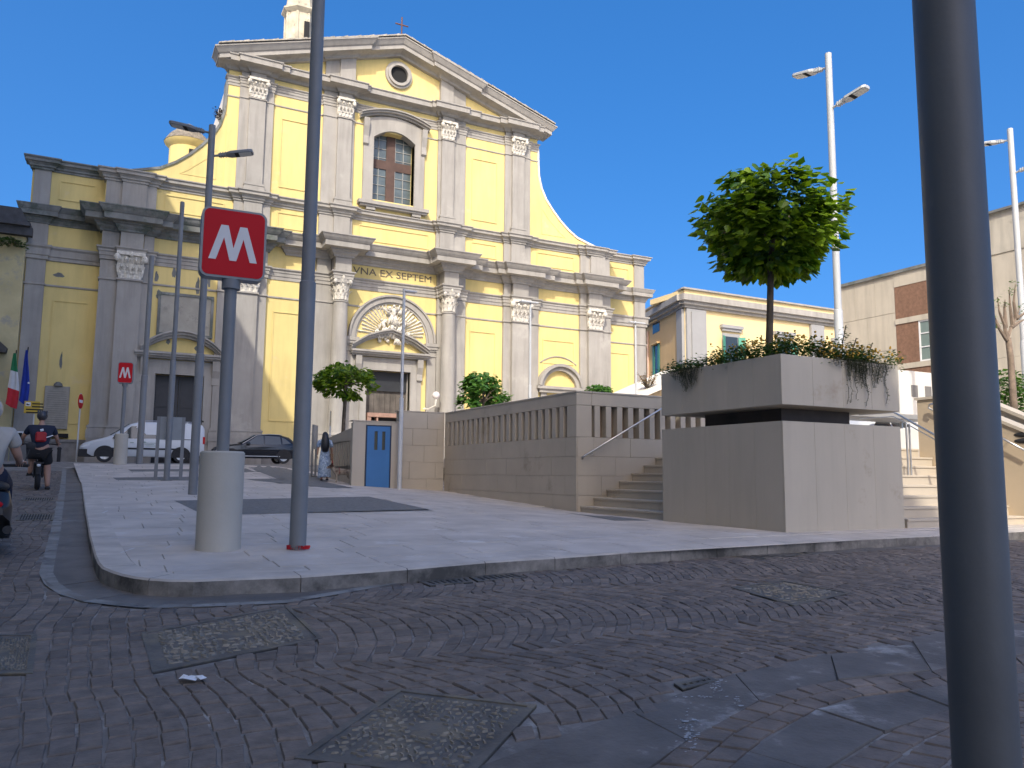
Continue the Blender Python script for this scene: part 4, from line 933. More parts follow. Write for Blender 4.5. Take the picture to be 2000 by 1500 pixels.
m = MB(); m.box(7.6, 7.84, 24.99, 25.03, -.6, 1.52); m.box(7.95, 8.1, 24.99, 25.03, .75, 1.36); m.box(7.84, 8.37, 24.99, 25.03, 1.36, 1.52); m.box(7.84, 8.37, 24.99, 25.03, -.6, .75); m.box(8.21, 8.37, 24.99, 25.03, .75, 1.36)
dd = m.build('door', BLU, db); m = MB(); m.box(7.556, 7.598, 24.985, 25.04, -.6, 1.555); m.box(8.372, 8.415, 24.985, 25.04, -.6, 1.555); m.box(7.6, 8.37, 24.985, 25.04, 1.522, 1.555); m.build('door_frame', M('navy', (.01, .03, .07), .5, .1, 3, 0), dd)
m = MB(); m.box(7.84, 7.95, 25.035, 25.045, .75, 1.36); m.box(8.1, 8.21, 25.035, 25.045, .75, 1.36); m.build('window', M('dim_olive', (.07, .075, .055), .6, .2, 3, 0), dd)
rw = thing('rear_slotted_wall', 'low slotted stone wall running back from the blue door block towards the church', 'wall', (7.15, 28, -.2))
YE = 29.8; top = lambda y: 1.62-(y-25.35)*.075
m = MB(); m.prism([(25.35, -.9), (YE, -.6), (YE, .2), (25.35, .28)], 7.5, 7.8, 'x'); m.build('lower_wall', CO2, rw)
m = MB(); m.prism([(25.35, 1.1), (YE, 1.02), (YE, top(YE)), (25.35, 1.62)], 7.5, 7.8, 'x'); m.build('coping', CON, rw)
for i in range(13):
    y = 25.35+i*.33; m = MB(); m.box(7.5, 7.8, y+.13, min(YE, y+.328), .1, 1.11); m.build('mullion', CON, rw)
m = MB(); m.box(7.72, 7.76, 25.35, YE, .1, 1.08); m.build('slot_backing', BRN, rw)
# left steps climbing to +X
st = thing('left_steps', 'flight of beige stone steps between the slotted wall and the stone planter', 'steps', (10.7, 15, -.95))
h, t = .2, .39; z = -.97
for k in range(8):
    x = 10.62+k*t; m = MB(); zt = z+(k+1)*.206
    m.box(x, 13.75, 13.32, YA-.005, zt-.206, zt-.05); m.bbox(x-.025, 13.75, 13.32, YA-.005, zt-.048, zt, .006); m.build('step', CO2, st)
# right steps climbing away
s2 = thing('right_steps', 'broad sunlit stone steps climbing beside the planter, partly hidden by the foreground post', 'steps', (15.3, 11, -.95))
for k in range(8):
    y = 9.96+k*.335; zt = -.98+(k+1)*.2075; m = MB()
    m.box(13.5, 17.2 if k > 1 else 19.5-k*.0, y, 12.7, zt-.2075, zt-.05); m.bbox(13.5, 17.2 if k > 1 else 19.5, y-.02, 12.7, zt-.048, zt, .006); m.build('step', CON, s2)
tr = MB(); tr.box(13.5, 17.15, 12.7, 60, .3, ZL-.004); tr.box(17.15, 60, 13.5, 60, .3, ZL-.002); tr.box(13.46, 13.7, 13.3, 16.8, -1, ZL-.003); terrace = tag(tr.build('terrace_floor', PAV), kind='structure')
rwv = thing('stair_wall', 'beige rendered wall stepping down along the right side of the sunlit steps', 'wall', (17.2, 11, -.5))
BEI = M('beige_render', (.5, .4, .28), .85, .06, .8, .1, 20)
m = MB(); m.prism([(8.6, -1.1), (12.3, -1.1), (12.3, 1.83), (11.7, 1.83), (8.6, .35)], 17.22, 17.6, 'x'); m.build('wall', BEI, rwv)
m = MB(); m.prism([(8.55, .35), (11.7, 1.84), (12.34, 1.84), (12.34, 1.9), (11.66, 1.9), (8.55, .42)], 17.18, 17.64, 'x'); m.build('coping', CON, rwv)
h2 = thing('handrail', 'steel handrail with a looped end fixed to the beige stair wall', 'handrail', (17.1, 11, 1.2))
P = [onX(x, y, 17.08) for x, y in ((1822, 801), (1814, 797), (1815, 790), (1822, 789), (1836, 796), (1955, 855), (2010, 884))]
m = MB(); m.tube(P, .024, 8); m.build('rail', STE, h2, smooth=True); m = MB()
for y in (11.4, 10.2): zz = interp([(P[5].y, P[5].z), (P[4].y, P[4].z)], y); m.tube([(17.08, y, zz), (17.08, y, zz-.07), (17.22, y, zz-.08)], .011, 6)
m.build('rail_bracket', STE, h2)
h3 = thing('handrail', 'free-standing steel handrail on a thin post in the middle of the sunlit steps', 'handrail', (15.66, 11.5, .1))
a, b = onX(1745, 805, 15.66), onX(1835, 855, 15.66); m = MB(); d = (b-a).normalized(); m.tube([a+Vector((0, .9, 0)), a, b, b+d*.9], .024, 8); m.tube([a+Vector((0, .9, -.1)), a+Vector((0, 0, -.1)), b+Vector((0, 0, -.1)), b+d*.9+Vector((0, 0, -.1))], .012, 8); m.build('rail', STE, h3, smooth=True)
m = MB(); m.cyl((15.63, 11.45), .022, .05, 1.22, 10); m.cyl((15.73, 11.45), .022, .05, 1.18, 10); m.build('post', STE, h3)
# second parapet with planting at far right
rp = thing('ramp_wall', 'pale sloping ramp wall with coping behind the stair wall, at the right edge', 'wall', (19.5, 11.5, .8))
m = MB(); m.prism([(8, -1.1), (12, -1.1), (12, 1.82), (8, -.18)], 19.6, 19.9, 'x'); m.build('wall', CO2, rp); m = MB(); m.prism([(8, -.18), (12, 1.82), (12, 1.91), (8, -.09)], 19.52, 19.98, 'x'); m.build('coping', CON, rp)
# planter
plt = thing('stone_planter', 'huge two-tier square planter clad in pale stone slabs', 'planter', (11.9, 11.6, -.94))
X0, X1, Y0_, Y1_ = 10.39, 13.44, 9.97, 13.3
def clad(z0, z1, nx, ny, nm):
    m = MB(); m.box(X0+.03, X1-.03, Y0_+.03, Y1_-.03, z0, z1-.02); m.build('core', PLA, plt)
    for i in range(nx):
        a, b = X0+(X1-X0)*i/nx, X0+(X1-X0)*(i+1)/nx
        m = MB(); m.bbox(a+(.001 if i else 0), b-.0015, Y0_, Y0_+.028, z0-.05 if nm else z0, z1, .003); m.build('cladding_slab', PLA, plt)
        m = MB(); m.bbox(a+.001, b-.0015, Y1_-.028, Y1_, z0, z1, .003); m.build('cladding_slab', PLA, plt)
    for i in range(ny):
        a, b = Y0_+.03+(Y1_-Y0_-.06)*i/ny, Y0_+.03+(Y1_-Y0_-.06)*(i+1)/ny
        m = MB(); m.bbox(X0, X0+.028, a+.001, b-.0015, z0-.05 if nm else z0, z1, .003); m.build('cladding_slab', PLA, plt)
        m = MB(); m.bbox(X1-.028, X1, a+.001, b-.0015, z0, z1, .003); m.build('cladding_slab', PLA, plt)
clad(-1.0, .96, 4, 5, True); clad(1.25, 2.13, 4, 5, False)
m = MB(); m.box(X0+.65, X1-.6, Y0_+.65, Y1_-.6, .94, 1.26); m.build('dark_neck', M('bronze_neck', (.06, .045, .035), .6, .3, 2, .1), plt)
m = MB(); m.box(X0+.12, X1-.12, Y0_+.12, Y1_-.12, 2.1, 2.138); m.build('soil', M('soil', (.06, .045, .03), 1, .4, 8, .6, 30), plt)
# planting in the tray
rr = random.Random(9)
def leaves(m, c, n, rad, ls, up=.3, rnd_=rr, shell=False):
    for _ in range(n):
        v = Vector((rnd_.gauss(0, 1), rnd_.gauss(0, 1), rnd_.gauss(0, 1))).normalized()*(rnd_.random()**.4)
        p = Vector(c)+Vector((v.x*rad[0], v.y*rad[1], v.z*rad[2])); a = rnd_.random()*6.28; e = Vector((cos(a), sin(a), rnd_.uniform(-.5, up))).normalized()*ls*rnd_.uniform(.6, 1.2); s = e.cross(Vector((rnd_.uniform(-.5, .5), rnd_.uniform(-.5, .5), 1))).normalized()*ls*.3
        m.add([p, p+e*.45+s, p+e, p+e*.45-s], [(0, 1, 2, 3)])
pf = thing('flowering_plants', 'low bushy plants with small yellow flowers filling the tray of the big planter', 'plants', (11.9, 11.6, 2.13))
m = MB(); fl = MB(); stm = MB()
def edge(t):   # walk round the visible edges: back-left corner -> front corner -> right corner
    return (X0+.1, Y1_-.1-(Y1_-Y0_-.2)*t*2) if t < .5 else (X0+.1+(X1-X0-.2)*(t-.5)*2, Y0_+.1)
for i in range(230):
    t = rr.random(); x, y = edge(t); hgt = (.1 if t < .2 else .26 if t < .34 else .3) if t < .5 else (.34 if t < .72 else .24)
    x += rr.uniform(-.05, .5); y += rr.uniform(-.05, .5); leaves(m, (x, y, 2.16+hgt*rr.uniform(.0, .9)), 34, (.2, .2, .16), .075)
    if rr.random() < .6 and t > .3:
        for _ in range(4): c = Vector((x+rr.uniform(-.25, .15), y+rr.uniform(-.25, .15), 2.2+hgt*rr.random()*1.2)); fl.ball(c, rr.uniform(.016, .03), 5, 3)
for i in range(60): x, y = rr.uniform(X0+.3, X1-.3), rr.uniform(Y0_+.3, Y1_-.3); leaves(m, (x, y, 2.3+rr.random()*.2), 26, (.25, .25, .2), .085)
for x, y, hh in ((12.3, 10.3, .75), (12.45, 10.2, .5), (11.2, 10.9, .5), (10.7, 11.6, .4), (12.9, 10.2, .45)):
    stm.tube([(x, y, 2.13), (x+.06, y, 2.13+hh*.6), (x+.16, y, 2.13+hh)], .01, 4); leaves(m, (x+.1, y, 2.13+hh*.7), 40, (.13, .13, hh*.35), .07)
m.build('foliage', LG2, pf, kind='stuff'); fl.build('blossom', M('yellow_blossom', (.4, .24, .02), .6, .2, 6, 0), pf, kind='stuff'); stm.build('stems', BRK, pf, kind='stuff')
tp = thing('trailing_plant', 'dry grey-green trailing plant hanging over the right front edge of the planter', 'plant', (12.3, 9.9, 2.1))
tp2 = thing('trailing_plant', 'small dark trailing plant hanging over the left side of the planter', 'plant', (10.3, 12.4, 2.1))
TRM = leafmat('leaf_trailing', (.05, .055, .03), (.11, .12, .07), .15)
for T, n, f in ((tp, 90, lambda: (rr.gauss(12.35, .38), Y0_-.01)), (tp2, 46, lambda: (X0-.01, rr.gauss(12.45, .22)))):
    m, stm = MB(), MB()
    for i in range(n):
        x, y = f(); front = T is tp; cen = abs(x-12.5)/.6 if front else abs(y-12.4)/.4; L = max(.08, (.62 if front else .5)*(1-cen*.6)*rr.uniform(.25, 1)); 
        if front and i % 15 == 0: L = rr.uniform(.6, .85)
        P = [Vector((x, y+(.12 if front else 0), 2.16)) if front else Vector((x+.12, y, 2.16))]; p = Vector((x, y, 2.14))
        o = Vector((0, -1, 0)) if front else Vector((-1, 0, 0)); k = max(3, int(L/.07))
        for j in range(k+1): P.append(p+o*(.03+.02*sin(j))+Vector((rr.uniform(-.02, .02), rr.uniform(-.02, .02) if not front else 0, -L*j/k)))
        stm.tube(P, .004, 3)
        for q in P[1:]: leaves(m, q+o*.015, 4, (.035, .025, .035), .035, -.1)
    m.build('foliage', TRM, T, kind='stuff'); stm.build('stems', TRM, T, kind='stuff')
# ------------------------------------------------ trees
def catleaf(m, p, d, up, L):
    s = d.cross(up).normalized(); n = s.cross(d).normalized(); W = L*.42
    v = [p, p+d*L*.12+s*W*.8+n*-.03*L, p+d*L*.45+s*W-n*.08*L, p+d*L, p+d*L*.45-s*W-n*.08*L, p+d*L*.12-s*W*.8-n*.03*L, p+d*L*.45+n*.04*L]
    m.add(v, [(0, 1, 6), (1, 2, 6), (2, 3, 6), (3, 4, 6), (4, 5, 6), (5, 0, 6)])
def globe_tree(t, base, h0, c, rad, n, L, seed, nparts=0, mat=LG1, tr=.09, lean=0):
    r = random.Random(seed); c = Vector(c); m = MB()
    m.tube([Vector(base), Vector(base).lerp(c, .3)+Vector((lean, 0, 0)), Vector(base).lerp(c, .65), c+Vector((0, 0, -rad[2]*.3)), c+Vector((0, 0, rad[2]*.3))], [tr, tr*.85, tr*.78, tr*.7, tr*.3], 10); m.build('trunk', BRK, t, smooth=True)
    lim = MB(); tips = []
    for i in range(15):
        a = 2*pi*i/15+r.random(); el = r.uniform(-.25, .9); d = Vector((cos(a)*cos(el)*rad[0], sin(a)*cos(el)*rad[1], sin(el)*rad[2])); s = c+Vector((0, 0, -rad[2]*.35)); e = c+d*r.uniform(.6, .85)
        lim.tube([s, s.lerp(e, .5)+Vector((0, 0, .12*rad[2])), e], [tr*.4, tr*.22, tr*.08], 5); tips.append(e)
    lim.build('limb', BRK, t)
    cl = []
    for i in range(27):   # clumps of different size give the crown its uneven outline
        v = Vector((r.gauss(0, 1), r.gauss(0, 1), r.gauss(0, 1)*.9)).normalized(); f = r.uniform(.55, 1.0); z = v.z*rad[2]
        wd = 1.0 if v.z < .3 else .95
        cl.append((c+Vector((v.x*rad[0]*f*wd, v.y*rad[1]*f*wd, z*f)), r.uniform(.22, .46)*rad[0]))
    L_ = []
    for i in range(n):
        cc, cr = r.choice(cl); v = Vector((r.gauss(0, 1), r.gauss(0, 1), r.gauss(0, .8))).normalized()*cr*r.random()**.5; p = cc+v
        q = p-c; out = Vector((q.x/rad[0], q.y/rad[1], q.z/rad[2])); k = out.length
        if k > 1.1: p = c+Vector((out.x*rad[0], out.y*rad[1], out.z*rad[2]))*(r.uniform(.93, 1.06)/k)
        if p.z < c.z-rad[2]*.95: continue
        d = Vector((q.x, q.y, -.35*rad[0]-.25*abs(q.z)+r.gauss(0, .25)*rad[0])).normalized()+Vector((r.gauss(0, .3), r.gauss(0, .3), r.gauss(0, .25))); d.normalize()
        L_.append((p.length, p, d, L*r.uniform(.55, 1.2)))
    L_.sort(key=lambda s: s[0]-.0); rest = MB()
    for i, (k, p, d, l) in enumerate(L_):
        m = MB() if i < nparts else rest; catleaf(m, p, d, (Vector((0, 0, 1))+Vector((r.gauss(0, .25), r.gauss(0, .25), 0))), l)
        if i < nparts: m.build('leaf', mat, t)
    rest.build('crown_leaves', mat, t, kind='stuff'); return t
t = thing('globe_tree', 'catalpa tree with a dense rounded crown growing out of the big stone planter', 'tree', (11.7, 11.6, 2.1), group='clipped globe trees')
cc = onY(1506, 432, 11.6)
globe_tree(t, (11.75, 11.6, 2.1), 0, (cc.x+.02, 11.6, cc.z), (1.56, 1.45, 1.14), 5600, .215, 21, 297, tr=.085)
t = thing('globe_tree', 'small globe tree in front of the church door, above the rear slotted wall', 'tree', (9, 33, .2), group='clipped globe trees')
cc = onY(676, 742, 33); b = onY(668, 850, 33); globe_tree(t, (b.x, 33, .1), 0, (cc.x, 33, cc.z), (1.25, 1.15, .8), 2400, .2, 22, mat=LG1, tr=.1)
tg = 'clipped globe trees'
t = thing('globe_tree', 'bright green tree crown showing over the middle of the slotted wall', 'tree', (15, 31, .6), group=tg)
cc = onY(944, 772, 31); globe_tree(t, (cc.x, 31, .6), 0, (cc.x, 31, cc.z), (1.05, 1.0, 1.0), 1800, .22, 23, mat=LG3, tr=.07)
t = thing('globe_tree', 'top of a low tree just peeping over the wall corner beside the church side door', 'tree', (23, 33, .6), group=tg)
cc = onY(1168, 768, 33); globe_tree(t, (cc.x, 33, .6), 0, (cc.x, 33, cc.z), (.75, .7, .42), 700, .2, 24, mat=LG3, tr=.06)
t = thing('shrub', 'bright green shrub behind the ramp wall at the right edge', 'shrub', (23.5, 13.5, 1))
cc = onY(1962, 772, 13.2); m = MB(); leaves(m, cc, 1500, (.95, .8, .72), .16, .5, random.Random(4)); m.build('foliage', LG3, t, kind='stuff'); m = MB(); m.tube([cc+Vector((0, 0, -2)), cc], .04, 5); m.build('stem', BRK, t)
# pruned tree at right edge
bt = thing('pruned_tree', 'pruned tree with bare stubby branches and a few leaves at the right edge', 'tree', (22, 12.5, .8))
Q = lambda x, y: onY(x, y, 12.6)
m = MB(); m.tube([Q(1984, 850), Q(1978, 760), Q(1974, 700), Q(1969, 660)], [.1, .09, .08, .075], 9); m.build('trunk', M('light_bark', (.22, .165, .12), .9, .3, 5, .5, 20), bt, smooth=True)
m = MB(); lf = MB(); r = random.Random(8)
for P in ([(1966, 664), (1950, 640), (1943, 625)], [(1966, 664), (1975, 640), (1985, 620), (1992, 600)], [(1966, 662), (1962, 635), (1952, 610), (1948, 580)], [(1978, 635), (1973, 600), (1971, 565)], [(1985, 622), (1980, 590), (1983, 555)], [(1985, 622), (1996, 615), (2008, 605)], [(1950, 640), (1944, 620)], [(1964, 640), (1962, 600), (1963, 585)], [(1975, 640), (1992, 628), (2006, 622)]):
    m.tube([Q(*p) for p in P], [.06-.05*i/(len(P)-1) for i in range(len(P))], 6)
    for k in range(3): leaves(lf, Q(*P[-1])+Vector((r.uniform(-.1, .1), 0, r.uniform(-.2, .1))), 5, (.1, .1, .12), .1, .3, r)
m.build('branches', MC['light_bark'], bt); lf.build('foliage', LG3, bt, kind='stuff')
# ============================================================ POSTS, LAMPS, SIGNS, FLAGS
def post(m, x, y, z0, hs, h, r0, r1):   # wide sleeve below, thinner tube above
    m.lathe((x, y, 0), [(r0, z0), (r0, z0+hs), (r0*.97, z0+hs+.01), (r1, z0+hs+.02), (r1*.95, z0+h), (r1*.8, z0+h+.01), (0, z0+h+.012)], 28)
def lamp_head(t, mat, ang, z, r, L=.62, tilt=.18):
    q = Matrix.Rotation(ang, 4, 'Z'); f = lambda v: q @ Vector(v)
    o = Vector((t.location.x, t.location.y, z)); g = lambda x, y, zz: o+f((x, y, zz+(x-r)*tilt))
    m = MB(); m.tube([g(r*.6, 0, 0), g(r+.12, 0, 0)], .03, 8); m.hexa([g(r+.1, -.05, -.035), g(r+.34, -.06, -.035), g(r+.34, .06, -.035), g(r+.1, .05, -.035)], [g(r+.1, -.05, .035), g(r+.34, -.06, .04), g(r+.34, .06, .04), g(r+.1, .05, .035)])
    for k in range(3): x = r+.14+.06*k; m.hexa([g(x, -.075, -.05), g(x+.02, -.075, -.05), g(x+.02, .075, -.05), g(x, .075, -.05)], [g(x, -.075, .05), g(x+.02, -.075, .05), g(x+.02, .075, .05), g(x, .075, .05)])
    arm = m.build('arm', mat, t)
    m = MB(); x0, x1 = r+.3, r+.3+L; P = [(x0, -.09), (x0+.1, -.15), (x1-.06, -.15), (x1, -.1), (x1, .1), (x1-.06, .15), (x0+.1, .15), (x0, .09)]
    m.add([g(a, b, -.035) for a, b in P]+[g(a, b, .02) for a, b in P]+[g(x0+(a-x0)*.96+.01, b*.7, .05) for a, b in P], [tuple(range(7, -1, -1)), tuple(range(16, 24))]+[(i+8*j, (i+1) % 8+8*j, (i+1) % 8+8*j+8, i+8*j+8) for i in range(8) for j in range(2)])
    hd = m.build('lamp_head', mat, t)
    m = MB(); m.hexa([g(x0+.3, -.12, -.045), g(x1-.04, -.11, -.045), g(x1-.04, .11, -.045), g(x0+.3, .12, -.045)], [g(x0+.3, -.12, -.036), g(x1-.04, -.11, -.036), g(x1-.04, .11, -.036), g(x0+.3, .12, -.036)])
    m.build('diffuser', M('lamp_diffuser', (.6, .6, .55), .3, .05, 5, 0), hd)
    m = MB(); m.hexa([g(x0+.2, -.13, -.043), g(x0+.29, -.13, -.043), g(x0+.29, .13, -.043), g(x0+.2, .13, -.043)], [g(x0+.2, -.13, -.036), g(x0+.29, -.13, -.036), g(x0+.29, .13, -.036), g(x0+.2, .13, -.036)]); m.build('dark_band', DRK, hd)
gr = 'tall twin-head street lamps'
def street_lamp(name, lab, x, y, z0, h, mat, heads, r0=.1025, r1=.085, hs=3.35, group=None):
    t = thing(name, lab, 'street lamp', (x, y, z0), group=group)
    m = MB(); post(m, x, y, z0, hs, h, r0, r1); m.build('post', mat, t, smooth=30)
    for ang, z in heads: lamp_head(t, mat, ang, z, r1)
    return t
b = gP(376, 966); top = onY(413, 245, b.y).z; h1, h2 = onY(408, 258, b.y).z, onY(418, 305, b.y).z
street_lamp('street_lamp', 'grey twin-head street lamp on the plaza behind the large metro sign', b.x, b.y, b.z, top-b.z, PST, [(pi-.32, h1), (-.32, h2)], group=gr)
for px, py, yy, ya, yb2, lab in ((1617.5, 105, 13.2, 130, 214, 'pale sunlit twin-head street lamp rising behind the planter tree'), (1972.5, 252, 13.6, 272, 340, 'pale twin-head street lamp partly out of the frame at the right edge')):
    p = onY(px, py, yy); street_lamp('street_lamp', lab, p.x, yy, ZL, p.z-ZL, PSL, [(pi/2+.12, onY(px, ya, yy).z), (-pi/2+.12, onY(px+10, yb2, yy).z)], group=gr)
b = gP(581, 1073)
street_lamp('street_lamp', 'grey lamp post on the plaza edge with red tape round its foot', b.x, b.y, b.z, 9.1, PST, [(pi-.3, b.z+8.9), (-.3, b.z+8.4)], group=gr)
tape = thing('red_tape', 'scrap of red tape tied round the foot of the lamp post on the plaza edge', 'litter', (b.x, b.y, b.z))
m = MB(); r = random.Random(2)
for i in range(12): a = -2.9+i*.24; c = Vector((b.x+.108*cos(a), b.y+.108*sin(a), b.z+.012)); w_ = r.uniform(.02, .05); m.add([c, c+Vector((.035*cos(a), .035*sin(a), -.008)), c+Vector((.05*cos(a+.35), .05*sin(a+.35), w_)), c+Vector((.002*cos(a), 0, w_))], [(0, 1, 2, 3)])
m.build('tape', M('red_tape_plastic', (.5, .02, .03), .4, .2, 8, 0), tape)
# foreground post
d = ray(1927, 1500); px_, py_ = d.x/FPX*2.62, d.y/FPX*2.62
FP = Vector((px_, py_, 0)); zf = zR(px_, py_)
street_lamp('street_lamp', 'large dark grey lamp post standing close in the right foreground, cut by top and bottom', px_, py_, zf, 9.1, NPM, [(2.4, zf+8.9), (-.8, zf+8.4)], hs=3.35, group=gr)
# flagpoles
def flagpole(lab, px, py, top_px, r=.065):
    b = gP(px, py); z = onY(*top_px, b.y).z; t = thing('flagpole', lab, 'flagpole', (b.x, b.y, b.z), group='bare grey flagpoles')
    m = MB(); post(m, b.x, b.y, b.z, (z-b.z)*.42, z-b.z, r, r*.78); m.build('post', PST, t, smooth=30); m = MB(); m.cyl((b.x, b.y), r*1.9, b.z, b.z+.012, 16); m.build('base_plate', PST, t)
flagpole('bare grey flagpole standing between the legs of the information frame', 325, 939, (356, 395), .09)
b = onY(272, 902, 35.2)
t = thing('flagpole', 'bare grey flagpole farther back, in front of the parked white van', 'flagpole', (b.x, 35.2, .28), group='bare grey flagpoles')
z = onY(295, 500, 35.2).z; m = MB(); post(m, b.x, 35.2, .25, 3.6, z-.25, .125, .1); m.build('post', PST, t, smooth=30)
# slim white lamps
def slim(lab, px, ytop, Y, zb, r, arms):
    p = onY(px, ytop, Y); t = thing('slim_lamp', lab, 'street lamp', (p.x, Y, zb), group='slim white lamps')
    m = MB(); post(m, p.x, Y, zb, (p.z-zb)*.45, p.z-zb, r, r*.72); m.build('post', PSL, t, smooth=30)
    m = MB()
    for s in arms: m.bbox(p.x+min(0, s), p.x+max(0, s), Y-.12, Y+.12, p.z-.09, p.z-.03, .015)
    m.build('lamp_head', PSL, t)
slim('slim white lamp post standing directly before the blue door block and the church door', 789.5, 565, 24.6, -.55, .07, [.42])
slim('slim white lamp in front of the church wall left of the small side door', 1036, 588, 26, ZL, .055, [-.45, .3])
slim('slim white lamp at the right end of the church front', 1241, 628, 27, ZL, .055, [-.35, .45])
# metro signs
LRG = M('sign_frame', (.2, .21, .22), .4, .05, 5, 0)
def rrect(cx, cz, w_, h_, r, n=5):
    P = []
    for (sx, sz, a0) in ((1, 1, 0), (-1, 1, pi/2), (-1, -1, pi), (1, -1, 3*pi/2)):
        for i in range(n+1): a = a0+pi/2*i/n; P.append((cx+sx*(w_/2-r)+r*cos(a), cz+sz*(h_/2-r)+r*sin(a)))
    return P
def M_shape(m, cx, cz, w_, h_, y0, y1):
    pts = [(-.5, -.5), (-.27, .5), (-.12, .5), (0, -.02-.12), (.12, .5), (.27, .5), (.5, -.5), (.35, -.5), (.2, .15), (.07, -.5), (-.07, -.5), (-.2, .15), (-.35, -.5)]
    tri = [(0, 1, 11, 12), (1, 2, 11), (2, 3, 11), (3, 10, 11), (3, 9, 10), (3, 8, 9), (3, 4, 8), (4, 5, 8), (5, 6, 7, 8)]
    n = 13; v = [(cx+a*w_, y, cz+b*h_) for y in (y0, y1) for a, b in pts]
    m.add(v, [t_ for t_ in tri]+[(i, i+n, (i+1) % n+n, (i+1) % n) for i in range(n)])
def metro(lab, base, zb, hb, rb, cz, S, H, rot, rp, dep=.2):
    x, y = base; t = thing('metro_sign', lab, 'metro sign', (0, 0, 0), group='red metro signs on round stone bases')
    m = MB(); m.lathe((0, 0, 0), [(rb*1.0, -.05), (rb, hb-.02), (rb-.02, hb), (0, hb)], 40); m.build('stone_base', M('bollard_stone', (.46, .43, .37), .75, .08, 1, .15, 30), t, smooth=30)
    m = MB(); m.cyl((0, 0), rp, hb, cz-H/2-.001, 20); m.cyl((0, 0), rp*1.5, cz-H/2-.12, cz-H/2, 20); m.build('post', PST, t, smooth=30)
    m = MB(); m.prism(rrect(0, cz, S, H, .1), -dep/2, dep/2); bx = m.build('sign_box', LRG, t)
    m = MB(); m.prism(rrect(0, cz, S-.055, H-.055, .075), -dep/2-.006, dep/2+.006); pn = m.build('red_panel', RED, bx)
    m = MB(); M_shape(m, -.005, cz, S*.74, H*.5, -dep/2-.011, -dep/2-.004); mm = MB(); mm.v = [(-a, -b, c) for a, b, c in m.v]; mm.f = m.f; m.add(mm.v, mm.f); bsep(m, 'letter_m', M('sign_white', (.6, .58, .57), .4, .03, 5, 0), bx)
    t.location = (x, y, zb); t.rotation_euler = (0, 0, rot); return t
b = gP(430, 1068)
metro('large red metro sign on a round stone base in the left foreground', (1.31, 10.3), -.93, 1.18, .262, 3.775, .78, .89, -.02, .075)
metro('small distant red metro sign on its own round stone base beside the white van', (.62, 34.6), .27, 1.18, .245, 3.58, .56, .84, -.12, .07, .26)
# information frames
def info(lab, base, W, H, zt, rot):
    t = thing('information_frame', lab, 'sign', base, rot, group='grey information frames')
    for s in (-1, 1): m = MB(); m.box(s*W/2-.05, s*W/2+.05, -.03, .03, 0, H); m.build('post', PST, t)
    m = MB(); m.box(-W/2+.05, W/2-.05, -.02, .02, H-zt, H); m.build('panel', M('grey_panel', (.24, .26, .27), .5, .08, 3, 0), t); m = MB(); m.box(-W/2-.1, W/2+.1, -.15, .15, 0, .01); m.build('base_plate', PST, t)
b = gP(328, 938); info('grey two-legged information frame in front of the white van', b, .72, 1.98, .72, .0001)
b = gP(612, 930); info('narrow grey information frame seen edge-on just left of the walking woman', b, .62, 1.9, .9, 1.12)
# road signs at left
ns_ = thing('no_entry_sign', 'round red traffic sign seen edge-on on a thin pole in front of the plaque', 'traffic sign', (-1.9, 44, .45))
P = onY(157, 784, 44); m = MB(); m.cyl((P.x, 44.03), .035, .4, P.z+.4, 8); m.build('pole', PSL, ns_)
q = Matrix.Rotation(1.3, 4, 'Z'); m = MB(); m.v = [tuple(Vector((P.x, 43.96, P.z))+q @ Vector((.36*cos(2*pi*i/24), y, .36*sin(2*pi*i/24)))) for y in (0, -.03) for i in range(24)]; m.f = [tuple(range(23, -1, -1)), tuple(range(24, 48))]+[(i, (i+1) % 24, (i+1) % 24+24, i+24) for i in range(24)]
dk = m.build('disc', RED, ns_); m = MB(); c = Vector((P.x, 43.96, P.z)); m.hexa([c+q @ Vector(v) for v in ((-.26, -.032, -.07), (.26, -.032, -.07), (.26, -.028, -.07), (-.26, -.028, -.07))], [c+q @ Vector(v) for v in ((-.26, -.036, .07), (.26, -.036, .07), (.26, -.028, .07), (-.26, -.028, .07))]); m.build('white_bar', WPL, dk)
ys_ = thing('yellow_sign', 'small yellow notice board with a pictogram on a short post at the left', 'sign', (-4.6, 44, .4))
a, b = onY(48, 783, 44), onY(77, 808, 44); m = MB(); m.bbox(a.x, b.x, 43.97, 44, b.z, a.z, .01); bd = m.build('board', M('sign_yellow', (.55, .36, .03), .5, .06, 3, 0), ys_)
m = MB(); m.box(a.x+.06, a.x+.26, 43.96, 43.97, a.z-.24, a.z-.06); m.build('white_square', WPL, bd); m = MB(); m.box(a.x+.09, a.x+.14, 43.953, 43.96, a.z-.2, a.z-.12); m.box(a.x+.14, a.x+.22, 43.953, 43.96, a.z-.2, a.z-.15)
for k, (u, v) in enumerate(((.32, .78), (.32, .8), (.08, .78), (.1, .7))): z = a.z-.12-.14*k; m.box(a.x+u, a.x+v, 43.962, 43.97, z-.03, z+.03)
m.build('black_print', DRK, bd); m = MB(); m.cyl(((a.x+b.x)/2+.1, 44.05), .03, .4, b.z+.3, 8); m.build('pole', PSL, ys_)
